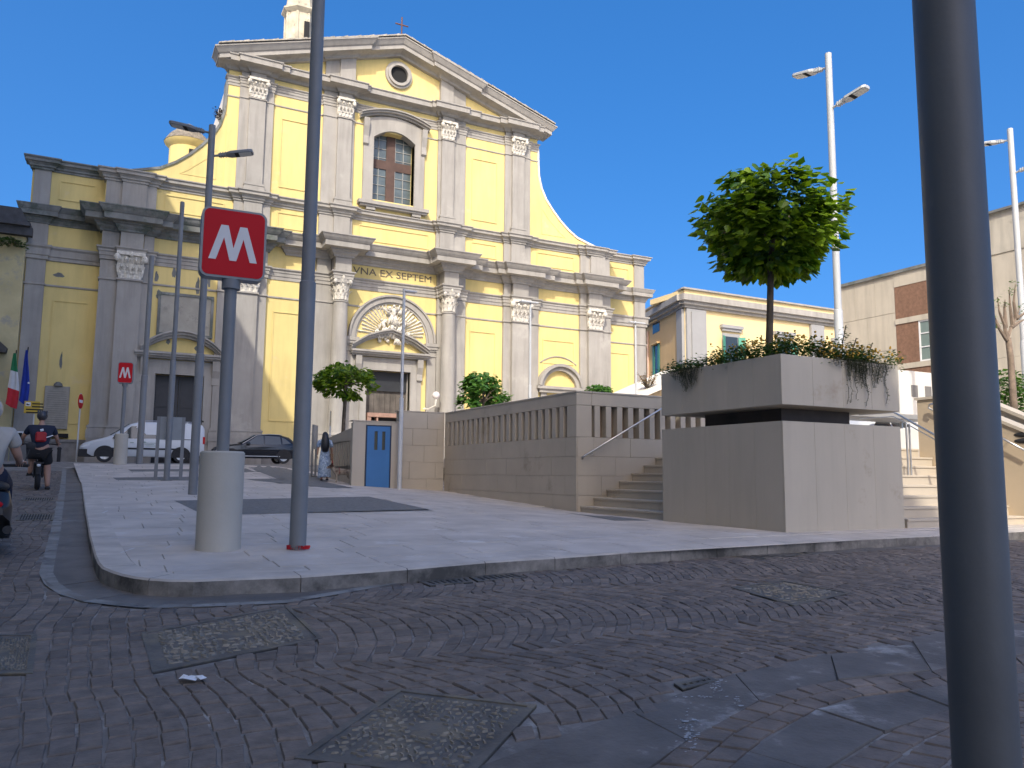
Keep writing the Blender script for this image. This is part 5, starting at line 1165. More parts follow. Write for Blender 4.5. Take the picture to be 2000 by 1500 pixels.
def flag(lab, P0, cols, Hh, W):
    t = thing('flag', lab, 'flag', P0, group='flags by the palace portal'); m = MB(); P0 = Vector(P0); m.tube([P0+Vector((-.1, .9, -1.0)), P0+Vector((.02, -.05, .15))], .025, 6); m.build('pole', DRK, t)
    n = len(cols)
    for k, c in enumerate(cols):
        m = MB(); R = 8
        for j in range(R+1):
            s = (k+j/R)/n; z = P0.z-Hh*s; w_ = W*(.25+.75*min(1, s*1.6)); 
            for i in range(7): u = i/6-.5; m.v.append((P0.x-.04+u*w_+.1*s*sin(3*s), P0.y-.03+.07*sin(i*2.1+s*2), z+.1*abs(u)*(s > .9)-.25*u*s))
        for j in range(R):
            for i in range(6): a_ = j*7+i; m.f.append((a_, a_+1, a_+8, a_+7))
        m.build('flag_cloth', c, t, smooth=True)
gM, bM_ = M('flag_green', (.02, .2, .08), .8, .1, 4, 0), M('flag_blue', (.01, .035, .3), .8, .1, 4, 0)
p = onY(31, 690, 46.8); flag('green, white and red flag hanging beside the dark stone portal', p, [gM, M('flag_white', (.6, .6, .6), .8, .05, 4, 0), M('flag_red', (.5, .02, .03), .8, .1, 4, 0)], 2.75, .5)
p = onY(54, 684, 46.8); flag('dark blue flag with a star hanging against the grey church pilaster', p, [bM_], 2.75, .38)
m = MB(); c = onY(56, 748, 46.65)
m.add([(c.x+(.07 if i % 2 == 0 else .03)*cos(pi/2+i*pi/5), 46.62, c.z+(.07 if i % 2 == 0 else .03)*sin(pi/2+i*pi/5)) for i in range(10)], [tuple(range(10))]); 
m.build('star', WPL, [o for o in bpy.data.objects if o.name.startswith('flag') and o.get('label', '').startswith('dark blue')][0])
ub = thing('utility_box', 'white framed dark box low on the palace wall at the left edge', 'box', (-5.2, 46.5, .8)); a, b = onY(22, 842, 46.5), onY(46, 861, 46.5)
m = MB(); m.bbox(a.x, b.x, 46.5, 46.7, b.z, a.z, .02); m.build('frame', WPL, ub); m = MB(); m.box(a.x+.08, b.x-.08, 46.49, 46.5, b.z+.07, a.z-.07); m.build('screen', DRK, ub)
# small bollard between street and church
bl = thing('dark_bollard', 'slim dark iron bollard before the church plinth at left', 'bollard', (-2.9, 43.5, .4)); p = onY(115, 890, 43.5); m = MB(); m.cyl((p.x, 43.5), .08, .35, p.z+.3, 12); m.lathe((p.x, 43.5, p.z+.3), [(.1, 0), (.1, .06), (.05, .12), (0, .13)], 12); m.build('body', BLK, bl)
ts = thing('notice_sign', 'small two-plate sign seen nearly edge-on on a pole above the walking woman', 'sign', gP(646, 880)); p = onY(646, 803, 32); q_ = onY(646, 832, 32)
m = MB(); m.cyl((p.x, 32), .03, -.1, p.z, 8); m.build('pole', PSL, ts)
m = MB(); m.hexa([(p.x-.05, 31.8, q_.z), (p.x-.03, 31.8, q_.z), (p.x+.1, 32.25, q_.z), (p.x+.08, 32.25, q_.z)], [(p.x-.05, 31.8, p.z), (p.x-.03, 31.8, p.z), (p.x+.1, 32.25, p.z), (p.x+.08, 32.25, p.z)]); m.build('plate', M('ochre_plate', (.5, .4, .22), .5, .1, 3, 0), ts)
# ============================================================ VEHICLES
def wheel(t, x, y, z, r, side, rim=STE):
    m = MB(); n = 20; w_ = .1*side
    pr = [(r*.62, -.09), (r*.95, -.1), (r, -.06), (r, .06), (r*.95, .1), (r*.62, .09)]
    vs = [(x+a*cos(2*pi*i/n), y+b_, z+a*sin(2*pi*i/n)) for a, b_ in pr for i in range(n)]
    m.add(vs, [(j*n+i, j*n+(i+1) % n, (j+1) % 6*n+(i+1) % n, (j+1) % 6*n+i) for j in range(6) for i in range(n)]); w0 = m.build('wheel', BLK, t, smooth=40)
    m = MB(); m.add([(x+r*.6*cos(2*pi*i/n), y-.05, z+r*.6*sin(2*pi*i/n)) for i in range(n)]+[(x, y-.02, z)], [(i, (i+1) % n, n) for i in range(n)]); 
    for k in range(7): a = 2*pi*k/7; d_ = Vector((cos(a), 0, sin(a))); e = Vector((-sin(a), 0, cos(a))); c = Vector((x, y-.075, z)); m.add([c-e*.035, c+d_*r*.58-e*.025, c+d_*r*.58+e*.025, c+e*.035], [(0, 1, 2, 3)])
    m.build('hubcap', rim, w0)
def body(t, st, mat, name='body'):
    # st: list of (x, [(halfwidth, z)...]) sections from sill to roof centre, mirrored
    m = MB(); k = len(st[0][1])
    for x, sec in st:
        for h_, z in sec: m.v.append((x, -h_, z))
        for h_, z in sec[::-1]: m.v.append((x, h_, z))
    K2 = 2*k
    for i in range(len(st)-1):
        for j in range(K2): m.f.append((i*K2+j, i*K2+(j+1) % K2, (i+1)*K2+(j+1) % K2, (i+1)*K2+j))
    m.f.append(tuple(range(K2-1, -1, -1))); m.f.append(tuple(range((len(st)-1)*K2, len(st)*K2)))
    o = m.build(name, mat, t, smooth=35); return o
CARG = M('car_glass', (.03, .04, .045), .05, .1, 1, 0, spec=.9)
def sidepanel(m, P, y): m.prism(P, y, y+.02)
# van: nose to -x, near side at -y
van = thing('van', 'white panel van parked in front of the dark church side door', 'van', (0, 0, 0)); WV = M('van_paint', (.6, .63, .66), .25, .03, 2, 0, spec=.6)
def sec(wb, wr, zs, zb_, zr_): return [(wb*.93, zs), (wb, zs+.12), (wb, zb_*.8), (wb*.99, zb_), (wr, zr_-.1), (wr-.1, zr_-.015), (wr*.5, zr_)]
st = [(.0, sec(.62, .55, .3, .62, .75)), (.12, sec(.78, .7, .28, .75, .88)), (.5, sec(.9, .76, .28, .92, 1.03)), (1.05, sec(.93, .78, .28, 1.06, 1.2)), (1.25, sec(.94, .76, .28, 1.08, 1.32)), (2.0, sec(.95, .76, .28, 1.1, 1.86)), (2.3, sec(.95, .78, .28, 1.1, 1.95)), (3.4, sec(.95, .8, .28, 1.1, 1.98)), (4.9, sec(.95, .8, .28, 1.1, 1.96)), (5.05, sec(.94, .77, .3, 1.1, 1.9)), (5.15, sec(.9, .72, .35, 1.1, 1.75))]
bd = body(van, st, WV)
m = MB(); yb = lambda z: -.955+(z-1.1)*.19 if z > 1.1 else -.955
def win(m, P): 
    P3 = [(x, (-.952+(z-1.08)*.24 if z > 1.08 else -.952)-.008, z) for x, z in P]; m.add(P3+[(a, b+.03, c) for a, b, c in P3], [tuple(range(len(P)))[::-1]]+[(i, (i+1) % len(P), (i+1) % len(P)+len(P), i+len(P)) for i in range(len(P))])
win(m, [(1.5, 1.14), (2.28, 1.14), (2.28, 1.75), (2.02, 1.74)]); m.build('side_window', CARG, van); m = MB(); win(m, [(2.42, 1.16), (3.25, 1.16), (3.25, 1.74), (2.42, 1.74)]); m.build('side_window', CARG, van)
m = MB(); win(m, [(1.25, 1.12), (1.42, 1.14), (1.42, 1.28)]); m.build('quarter_window', CARG, van)
m = MB(); m.hexa([(1.2, -.7, 1.27), (1.2, .7, 1.27), (1.95, .66, 1.83), (1.95, -.66, 1.83)], [(1.17, -.7, 1.3), (1.17, .7, 1.3), (1.92, .66, 1.86), (1.92, -.66, 1.86)]); m.build('windscreen', CARG, van)
m = MB(); m.box(1.5, 4.2, -.975, -.95, .62, .7); m.box(.9, 1.5, -.97, -.94, .6, .68); m.box(3.3, 4.8, -.965, -.94, 1.13, 1.16); m.build('rubbing_strip', BLK, van)
m = MB(); m.prism([(-.05, .26), (.62, .26), (.62, .48), (.35, .6), (-.03, .6)], -.84, .84); m.build('front_bumper', BLK, van); m = MB(); m.box(4.75, 5.2, -.93, .93, .28, .62); m.build('rear_bumper', BLK, van)
m = MB(); m.prism([(.02, .68), (.4, .86), (.48, .8), (.2, .66)], -.86, -.72); m.build('headlight', M('lamp_glass', (.6, .62, .65), .1, .05, 5, 0), van)
m = MB(); m.box(5.08, 5.17, -.93, -.8, .95, 1.3); m.build('tail_light', RED, van)
for x in (1.0, 4.15):
    m = MB(); m.add([(x+.42*cos(pi*i/14), -.957, .36+.42*sin(pi*i/14)) for i in range(15)]+[(x-.42, -.957, .25), (x+.42, -.957, .25)], [tuple(range(15))+(15, 16)]); m.build('wheel_arch', BLK, van)
    wheel(van, x, -.87, .33, .33, -1); wheel(van, x, .87, .33, .33, 1)
m = MB(); m.tube([(2.3, -.6, 2.03), (4.7, -.6, 2.03)], .02, 6); m.tube([(2.3, .6, 2.03), (4.7, .6, 2.03)], .02, 6)
for x in (2.4, 3.4, 4.4): m.tube([(x, -.62, 2.03), (x, .62, 2.03)], .02, 6); m.box(x-.02, x+.02, -.62, -.58, 1.93, 2.03)
m.build('roof_rack', STE, van)
m = MB(); m.tube([(4.95, -.4, 1.95), (5.0, -.4, 2.15), (5.08, -.42, 2.12)], .02, 6); m.ball((5.08, -.42, 2.1), .05, 8, 6); m.build('rear_camera', BLK, van)
m = MB(); m.box(1.62, 1.74, -.965, -.95, .8, .98); m.build('green_emblem', M('emblem_green', (.03, .3, .1), .5, .1, 3, 0), van)
m = MB(); m.box(2.55, 3.1, -.96, -.95, .93, .95); m.box(2.6, 3.0, -.96, -.95, .86, .88); m.box(2.65, 3.05, -.96, -.95, .79, .81); m.box(2.0, 2.15, -.975, -.95, .93, .96); m.box(2.45, 2.65, -.975, -.95, .97, 1.0); m.build('small_print', M('print_grey', (.2, .3, .25), .6, .1, 3, 0), van)
m = MB(); m.prism([(4.88+.07*cos(2*pi*i/14), .93+.07*sin(2*pi*i/14)) for i in range(14)], -.965, -.94); m.build('round_badge', M('badge_blue', (.02, .08, .3), .4, .1, 3, 0), van)
m = MB(); m.bbox(1.32, 1.5, -1.12, -.95, 1.08, 1.28, .03); m.build('mirror', BLK, van)
van.location = (-1.0, 43.9, .42); van.scale = (1.08, 1.02, 1.02)
# black crossover
car = thing('car', 'black car parked behind the metro sign, half hidden by the grey lamp post', 'car', (0, 0, 0)); BV = M('black_paint', (.012, .015, .022), .12, .1, 2, 0, spec=.7)
st = [(0, sec(.6, .5, .35, .6, .72)), (.12, sec(.8, .66, .3, .72, .84)), (.7, sec(.88, .74, .27, .86, .96)), (1.25, sec(.9, .74, .27, .92, 1.04)), (1.35, sec(.9, .72, .27, .93, 1.08)), (2.05, sec(.91, .66, .27, .94, 1.5)), (2.6, sec(.91, .66, .27, .95, 1.57)), (3.3, sec(.91, .66, .27, .97, 1.54)), (3.8, sec(.9, .64, .27, .98, 1.42)), (4.2, sec(.86, .62, .3, .96, 1.1)), (4.35, sec(.8, .58, .4, .9, .98))]
body(car, st, BV)
def win2(m, P): P3 = [(x, -.905+(z-.93)*.43-.008, z) for x, z in P]; m.add(P3, [tuple(range(len(P)))[::-1]])
m = MB(); win2(m, [(1.55, .99), (2.45, .99), (2.45, 1.46), (2.1, 1.43)]); m.build('side_window', CARG, car); m = MB(); win2(m, [(2.52, .99), (3.35, 1.0), (3.3, 1.44), (2.52, 1.46)]); m.build('side_window', CARG, car); m = MB(); win2(m, [(3.42, 1.02), (3.85, 1.08), (3.6, 1.3), (3.38, 1.4)]); m.build('quarter_window', CARG, car)
m = MB(); m.hexa([(1.33, -.66, 1.08), (1.33, .66, 1.08), (2.03, .58, 1.48), (2.03, -.58, 1.48)], [(1.3, -.66, 1.1), (1.3, .66, 1.1), (2.0, .58, 1.5), (2.0, -.58, 1.5)]); m.build('windscreen', M('bright_windscreen', (.09, .12, .13), .08, .1, 1, 0, spec=.9), car)
m = MB(); m.tube([(1.4, -.78, 1.02), (2.1, -.665, 1.47), (2.7, -.655, 1.545), (3.4, -.655, 1.53)], .018, 6); m.box(1.4, 3.3, -.925, -.9, .36, .4); m.build('chrome_trim', STE, car)
m = MB(); m.bbox(1.55, 1.75, -1.05, -.88, .96, 1.1, .03); m.build('mirror', BV, car); m = MB(); m.prism([(.08, .66), (.45, .8), (.5, .74), (.12, .6)], -.84, -.74); m.build('headlight', MC['lamp_glass'], car)
for x in (.85, 3.5):
    m = MB(); m.add([(x+.4*cos(pi*i/14), -.918, .36+.4*sin(pi*i/14)) for i in range(15)]+[(x-.4, -.918, .25), (x+.4, -.918, .25)], [tuple(range(15))+(15, 16)]); m.build('wheel_arch', BLK, car)
    wheel(car, x, -.83, .33, .33, -1); wheel(car, x, .83, .33, .33, 1)
car.location = (5.05, 43.9, .45)
# car roof glimpsed at right
c2 = thing('car', 'pale car whose roof shows between the planter and the stair rail', 'car', (0, 0, 0))
body(c2, [(a, [(h_, z) for h_, z in s_]) for a, s_ in st], M('pearl_paint', (.6, .6, .58), .25, .03, 2, 0)); m = MB(); win2(m, [(1.55, .99), (2.45, .99), (2.45, 1.46), (2.1, 1.43)]); win2(m, [(2.52, .99), (3.35, 1.0), (3.3, 1.44), (2.52, 1.46)]); m.build('side_window', CARG, c2)
for x in (.85, 3.5): wheel(c2, x, -.83, .33, .33, -1); wheel(c2, x, .83, .33, .33, 1)
c2.location = (21.0, 18.6, ZL); 
cn = thing('canopy', 'flat grey metal canopy at the top of the sunlit steps', 'canopy', (21, 16.5, ZL)); a, b = onY(1655, 806, 16.5), onY(1795, 806, 16.5)
m = MB(); m.bbox(a.x-.3, b.x+.4, 16.3, 17.6, a.z-.12, a.z+.05, .02); m.build('roof', M('canopy_metal', (.3, .29, .27), .4, .1, 2, .05), cn)
for x in (a.x-.1, b.x+.2): m = MB(); m.cyl((x, 17.3), .05, ZL, a.z-.12, 10); m.build('post', STE, cn)
# ============================================================ BACKGROUND BUILDINGS
hw = thing('white_wall', 'white concrete wall with a row of small dark square openings behind the steps', 'wall', (28, 20, ZL))
WCN = M('white_concrete', (.62, .6, .55), .85, .06, .6, .1, 20, streak=.08)
m = MB(); m.box(27.0, 32, 20, 20.4, ZL-.05, 4.13); m.box(27.0, 27.3, 20.4, 24, ZL-.05, 4.12); m.build('wall', WCN, hw)
for i in range(4): x = 27.7+i*.82; m = MB(); m.box(x, x+.38, 19.985, 20.02, 3.12, 3.58); m.build('square_opening', M('grey_grille', (.16, .155, .15), .7, .1, 4, 0), hw)
lw = thing('low_white_wall', 'low bright white wall at the head of the sunlit steps', 'wall', (20, 15, ZL)); m = MB(); m.box(16.4, 21.5, 15.2, 15.4, ZL-.05, 1.42); m.build('wall', WCN, lw)
TRV = M('travertine', (.52, .47, .38), .85, .1, .5, .15, 15, streak=.22)
BRP = M('brick_relief', (.23, .13, .085), .9, .22, 7, .9, 22, streak=.15)
mb = thing('modern_building', 'modernist building clad in pale travertine with brown brick panels and a tall window', 'building', (34, 25, ZL)); XM = 34
m = MB(); m.box(XM+.06, XM+14, 20.9, 28.44, ZL, 9.9); m.build('core', TRV, mb)
r = random.Random(3)
for (y0, y1) in ((25.2, 28.45),):
    for k, (z0, z1) in enumerate(((ZL, 2.6), (2.61, 4.4), (4.41, 6.2), (6.21, 8.0), (8.01, 9.9))):
        ys_l = [y0, y0+1.6, y1] if k % 2 else [y0, y0+1.1, y0+2.3, y1]
        for a, b in zip(ys_l, ys_l[1:]): m = MB(); m.box(XM, XM+.06, a+.006, b-.006, z0+.006, z1-.004); m.build('travertine_slab', TRV, mb)
m = MB(); m.box(XM-.12, XM+1, 20.6, 28.5, 9.9, 10.05); m.build('coping', GRW, mb)
m = MB(); m.box(XM-.03, XM+.07, 20.8, 25.195, 9.25, 9.9); m.box(XM-.05, XM+.07, 20.8, 25.195, 7.4, 7.66); m.box(XM-.05, XM+.07, 20.8, 25.195, 5.2, 5.45); m.build('stone_band', TRV, mb)
for z0, z1, ya in ((7.66, 9.25, 20.8), (5.45, 7.4, 24.0), (2.6, 5.2, 20.8)):
    m = MB(); m.box(XM-.01, XM+.065, ya, 25.19, z0, z1); m.build('brick_panel', BRP, mb)
m = MB(); m.box(XM+.02, XM+.05, 22.6, 24.0, 5.45, 7.4); wd = m.build('window', M('pale_window', (.2, .26, .24), .15, .1, 1, 0, spec=.8), mb)
m = MB()
for a, b, c, d_ in ((22.6, 24, 5.45, 5.52), (22.6, 24, 7.33, 7.4), (22.6, 22.67, 5.52, 7.33), (23.93, 24, 5.52, 7.33), (23.3, 23.35, 5.52, 7.33), (22.67, 23.93, 6.1, 6.15), (22.67, 23.93, 6.75, 6.8)): m.box(XM-.01, XM+.02, a, b, c, d_)
m.build('window_frame', WPL, wd)
m = MB(); m.box(XM+1.2, XM+2.4, 22.6, 23.9, 10, 11.6); m.build('roof_block', WCN, mb)
tw = thing('travertine_tower', 'tall stained travertine block at the right edge behind the pruned tree', 'building', (34, 18, ZL))
TST = M('stained_travertine', (.5, .46, .38), .9, .12, .6, .2, 15, streak=.3, stain=(.24, .22, .19), stsc=.9, stt=.6)
m = MB(); m.box(XM-.3, XM+12, 12, 20.6, ZL, 9.6); m.build('lower_wall', TRV, tw); m = MB(); m.box(XM-.34, XM+12, 12, 20.62, 9.6, 11.4); m.build('top_band', TST, tw); m = MB(); m.box(XM-.5, XM+12, 12, 20.7, 11.4, 11.5); m.build('coping', GRW, tw)
for k in range(4): m = MB(); m.box(XM-.36, XM-.31, 18.6, 20.6, ZL+2.2*k, ZL+2.2*k+2.19); m.build('travertine_slab', TRV, tw)
m = MB(); m.box(XM-.345, XM-.3, 12.5, 18.3, 4, 8.6); m.build('brick_panel', BRP, tw); m = MB(); m.box(XM-.5, XM-.33, 12.5, 18.5, 8.6, 8.75); m.box(XM-.5, XM-.35, 12.5, 18.2, 10.2, 10.4); m.build('ledge', TRV, tw)
# yellow palace behind
yb_ = thing('yellow_palace', 'yellow palace with a grey cornice and green shutters beyond the church', 'building', (46, 55, 1))
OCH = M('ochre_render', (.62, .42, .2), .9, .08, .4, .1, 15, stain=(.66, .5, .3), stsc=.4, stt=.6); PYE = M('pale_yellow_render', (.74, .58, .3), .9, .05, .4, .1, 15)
c0 = onY(1337, 600, 55); Xc = c0.x; zt = onY(1337, 562, 55).z; lend = ray(1262, 606); lend = lend*(zt/lend.z)
dirL = Vector((lend.x-Xc, lend.y-55, 0)).normalized(); LL = 34
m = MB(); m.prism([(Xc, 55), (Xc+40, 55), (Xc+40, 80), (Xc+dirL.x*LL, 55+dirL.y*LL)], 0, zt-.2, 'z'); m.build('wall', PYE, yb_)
nL = Vector((-dirL.y, dirL.x, 0)); A0 = Vector((Xc, 55, 0))+nL*.03
def quadL(m, u0, u1, z0, z1, o=.03, th=.03):
    a = Vector((Xc, 55, 0))+dirL*u0+nL*o; b = Vector((Xc, 55, 0))+dirL*u1+nL*o; m.hexa([(a.x, a.y, z0), (b.x, b.y, z0), (b.x-nL.x*th, b.y-nL.y*th, z0), (a.x-nL.x*th, a.y-nL.y*th, z0)], [(a.x, a.y, z1), (b.x, b.y, z1), (b.x-nL.x*th, b.y-nL.y*th, z1), (a.x-nL.x*th, a.y-nL.y*th, z1)])
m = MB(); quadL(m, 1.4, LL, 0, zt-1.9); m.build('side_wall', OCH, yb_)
m = MB(); m.box(Xc-.02, Xc+40, 54.95, 60, zt-.65, zt-.15); m.build('parapet', PYE, yb_); m = MB(); quadL(m, 0, LL, zt-.65, zt-.15, .05, .1); m.build('parapet', OCH, yb_)
m = MB()
for o, z0, z1 in ((.3, zt-1.85, zt-1.6), (.6, zt-1.6, zt-1.3), (.9, zt-1.3, zt-.75), (.3, zt-.15, zt)): m.box(Xc-o*.9, Xc+40, 55-o, 55.2, z0, z1); quadL(m, -o*.5, LL, z0, z1-.003, o, o+.05)
m.build('cornice', GRY, yb_)
GP = M('grey_pilaster', (.3, .3, .3), .9, .05, 1, .1)
m = MB(); m.box(Xc+.05, Xc+2.3, 54.75, 55, 1, zt-1.9); m.box(Xc+.5, Xc+1.9, 54.6, 54.75, 1, zt-2.2); m.build('pilaster', GP, yb_)
m = MB(); quadL(m, .1, 1.4, 1, zt-1.9, .25, .25); m.build('pilaster', GP, yb_)
e = onY(1592, 620, 55); m = MB(); m.box(e.x-.9, e.x+.9, 54.7, 55, 1, zt-1.9); m.build('pilaster', GP, yb_)
m = MB(); m.box(Xc+2.3, Xc+40, 54.93, 55, 6.9, 7.05); m.build('string_course', GP, yb_)
SHT = M('green_shutter2', (.07, .27, .19), .6, .1, 3, .05)
for px in (1427, 1530, 1640):
    c = onY(px, 672, 55); zt2 = onY(px, 650, 55).z+ (0 if px < 1500 else .2)
    m = MB(); m.box(c.x-1.05, c.x+1.05, 54.9, 55, 8.0, 13.1); m.box(c.x-1.3, c.x+1.3, 54.6, 55, 13.55, 13.85); m.box(c.x-1.15, c.x+1.15, 54.75, 55, 13.3, 13.55); w_ = m.build('window_surround', GP, yb_)
    m = MB(); m.box(c.x-.75, c.x+.75, 54.86, 54.9, 8.2, 12.8); m.build('pane', GLS, w_)
    for s in (-1, 1):
        m = MB(); xa = c.x+s*.8; xb = c.x+s*1.35 if px < 1500 or s > 0 else c.x+s*1.3; m.hexa([(xa, 54.84, 8.2), (xb, 54.5, 8.2), (xb, 54.45, 8.2), (xa, 54.78, 8.2)], [(xa, 54.84, 12.8), (xb, 54.5, 12.8), (xb, 54.45, 12.8), (xa, 54.78, 12.8)]); m.build('shutter', SHT, w_)
for u, z0, z1 in ((6.2, 8.2, 12.8), (6.2, 14.0, 15.0), (15.5, 8.2, 12)):
    m = MB(); quadL(m, u, u+1.9, z0, z1, .06, .03); wv = m.build('window', GLS, yb_); m = MB(); quadL(m, u-.1, u+2.0, z1, z1+.15, .4, .4); m.build('window_hood', OCH, wv)
    if z1-z0 > 3: m = MB(); quadL(m, u, u+.5, z0, z1, .12, .04); quadL(m, u+1.4, u+1.9, z0, z1, .12, .04); m.build('shutter', SHT, wv)
m = MB(); a = Vector((Xc, 55, 0))+dirL*9.3+nL*.15; m.cyl((a.x, a.y), .12, 4, 14.5, 8); m.build('drain_pipe', M('pinkish_pipe', (.6, .42, .32), .7, .1, 3, 0), yb_)
# low roofs between church and palace
rf = thing('low_roof', 'low sloping pale roof with dry weeds tucked between the church end and the planter', 'roof', (36, 38, 3)); a, b, c = onY(1262, 762, 36), onY(1296, 744, 36), onY(1296, 766, 36)
m = MB(); m.prism([(a.x-.6, a.z-.25), (b.x+3, b.z+1.2), (b.x+3, b.z+.7), (a.x-.6, a.z-.55)], 36, 40); m.build('roof', WHT, rf); m = MB(); m.box(a.x-.4, b.x+3, 36.2, 39, ZL, a.z-.3); m.build('wall', OCH, rf)
q = onY(1268, 750, 36.2); tuft('dry_weeds', 'dry yellow weeds on the low roof at the right end of the church', 'plant', (q.x, 36.3, q.z-.2), 50, .9, .5, M('dry_grass', (.35, .24, .1), .9, .3, 6, 0), .12)
# black stacked thing on the right coping
bg_ = thing('black_cushions', 'two rounded black cushions resting on the ramp coping at the right edge', 'cushion', onX(1990, 855, 17.35)); p = onX(1996, 856, 17.3)
for dz in (0, .13): m = MB(); m.ball((p.x, p.y-.1, p.z-.06+dz), (.12, .32, .075), 14, 8); m.build('cushion', BLK, bg_, smooth=True)
# ============================================================ PEOPLE, DOG, TWO-WHEELERS
def merge(o, m, mat=None):   # add plain geometry into an existing mesh object
    bm = bmesh.new(); bm.from_mesh(o.data); t = bpy.data.meshes.new('t'); t.from_pydata([tuple(v) for v in m.v], [], m.f); bm.from_mesh(t); bm.to_mesh(o.data); bm.free(); bpy.data.meshes.remove(t)
    o.data.polygons.foreach_set('use_smooth', [True]*len(o.data.polygons))
def hand(m, w_, d, n, s=1.0, curl=.6, side=1):   # w_: wrist, d: direction, n: palm normal
    w_, d, n = Vector(w_), Vector(d).normalized(), Vector(n).normalized(); a = d.cross(n).normalized()*side; s *= .9
    m.hexa([w_-a*.028*s-n*.012*s, w_+a*.028*s-n*.012*s, w_+a*.028*s+n*.012*s, w_-a*.028*s+n*.012*s], [w_+d*.09*s-a*.042*s-n*.012*s, w_+d*.09*s+a*.042*s-n*.012*s, w_+d*.09*s+a*.042*s+n*.012*s, w_+d*.09*s-a*.042*s+n*.012*s])
    for k, L in enumerate((.075, .085, .08, .062)):
        b = w_+d*.088*s+a*(.032-.021*k)*s; d1 = (d+n*curl*.5).normalized(); d2 = (d+n*curl*1.6).normalized(); d3 = (d*.4+n*curl*2).normalized()
        m.tube([b, b+d1*L*.45*s, b+d1*L*.45*s+d2*L*.32*s, b+d1*L*.45*s+d2*L*.32*s+d3*L*.28*s], [.0095*s, .009*s, .008*s, .006*s], 6)
    b = w_+d*.03*s+a*.03*s; m.tube([b, b+(a+d*.6)*.035*s, b+(a*.7+d*1.2+n*.5)*.055*s], [.012*s, .011*s, .008*s], 6)
def head(t, c, s=1.0, fwd=(0, 1, 0), skin_=SKN):
    c = Vector(c); f = Vector(fwd).normalized(); r = f.cross(Vector((0, 0, 1))).normalized(); u = r.cross(f)
    q = Matrix((r, f, u)).transposed(); m = MB(); m.ball(c, (.075*s, .095*s, .115*s), 16, 12, q); m.ball(c+f*.03*s-u*.05*s, (.055*s, .065*s, .07*s), 12, 8, q)
    m.ball(c+f*.1*s-u*.015*s, (.012*s, .018*s, .022*s), 8, 6, q)
    for k in (-1, 1): m.ball(c+r*.077*s*k-u*.01*s, (.012*s, .02*s, .03*s), 8, 6, q)
    o = m.build('head', skin_, t, smooth=True); e = MB()
    for k in (-1, 1): e.ball(c+f*.085*s+r*.03*s*k+u*.01*s, .012*s, 6, 5)
    e.hexa([c+f*.094*s-r*.025*s-u*.058*s, c+f*.094*s+r*.025*s-u*.058*s, c+f*.08*s+r*.025*s-u*.058*s, c+f*.08*s-r*.025*s-u*.058*s], [c+f*.094*s-r*.025*s-u*.052*s, c+f*.094*s+r*.025*s-u*.052*s, c+f*.08*s+r*.025*s-u*.052*s, c+f*.08*s-r*.025*s-u*.052*s]); e.build('eyes_and_mouth', M('dark_features', (.06, .03, .025), .5, .1, 4, 0), o); return o
# --- woman walking a dog
b = gP(632, 939); Hs = (onY(632, 845, b.y).z-b.z)/1.70
wo_ = thing('person', 'woman seen from behind walking away in a long pale blue dress, holding a dog lead', 'person', b, -.12); OFF[wo_.name] = Vector((0, 0, 0)); wo_.scale = (Hs,)*3
J = [(0, 0, .95, (.14, .11)), (0, 0, 1.12, (.11, .09)), (0, .01, 1.3, (.14, .1)), (0, 0, 1.42, .07), (0, .01, 1.5, .05), (0, .02, 1.56, .055),
     (-.17, 0, 1.38, .05), (-.23, -.02, 1.12, .038), (-.24, .05, .9, .028), (.17, 0, 1.38, .05), (.25, -.01, 1.12, .038), (.27, .1, .95, .028),
     (-.08, 0, .86, .1), (-.08, .08, .5, .07), (-.08, -.02, .09, .042), (-.08, .1, .03, .035), (.08, 0, .86, .1), (.09, -.03, .5, .07), (.1, -.16, .14, .042), (.1, -.08, .04, .035)]
E_ = [(0, 1), (1, 2), (2, 3), (3, 4), (4, 5), (2, 6), (6, 7), (7, 8), (2, 9), (9, 10), (10, 11), (0, 12), (12, 13), (13, 14), (14, 15), (0, 16), (16, 17), (17, 18), (18, 19)]
bo = skin('body', J, E_, SKN, wo_); m = MB(); hand(m, (-.24, .05, .89), (0, .1, -1), (1, 0, 0), .9); hand(m, (.27, .1, .94), (.1, .5, -.8), (-1, 0, 0), .9, 1.2, -1); merge(bo, m)
head(wo_, (0, .03, 1.6), .95)
m = MB(); m.ball((0, .0, 1.62), (.095, .11, .115), 14, 10); m.tube([(0, -.05, 1.66), (0, -.08, 1.52), (0, -.11, 1.38), (0, -.13, 1.22), (.0, -.12, 1.02)], [.1, .12, .14, .145, .09], 12); m.build('long_hair', M('dark_hair', (.018, .02, .024), .5, .3, 14, .4, 60), wo_, smooth=True)
DRS = M('blue_print_dress', (.33, .42, .55), .8, .45, 16, .2, 20, stain=(.12, .2, .36), stsc=9, stt=.5)
m = MB(); n = 28; pr = [(.15, .11, 1.42), (.17, .12, 1.3), (.135, .105, 1.12), (.17, .13, .95), (.2, .155, .7), (.215, .18, .4), (.23, .2, .13)]
for k, (a, c, z) in enumerate(pr):
    for i in range(n): t_ = 2*pi*i/n; f = 1+.06*k/6*sin(7*t_+k*.6); m.v.append((a*f*cos(t_)+.015*k/6, c*f*sin(t_)-.02*k/6, z+.02*sin(3*t_)*(k == 6)))
m.f = [(j*n+i, j*n+(i+1) % n, (j+1)*n+(i+1) % n, (j+1)*n+i) for j in range(6) for i in range(n)]
m.tube([(-.1, 0, 1.4), (-.18, 0, 1.38), (-.22, -.01, 1.25), (-.235, -.02, 1.18)], [.07, .075, .07, .06], 10); m.tube([(.1, 0, 1.4), (.18, 0, 1.38), (.23, -.01, 1.25), (.245, -.01, 1.18)], [.07, .075, .07, .06], 10)
m.build('dress', DRS, wo_, smooth=True)
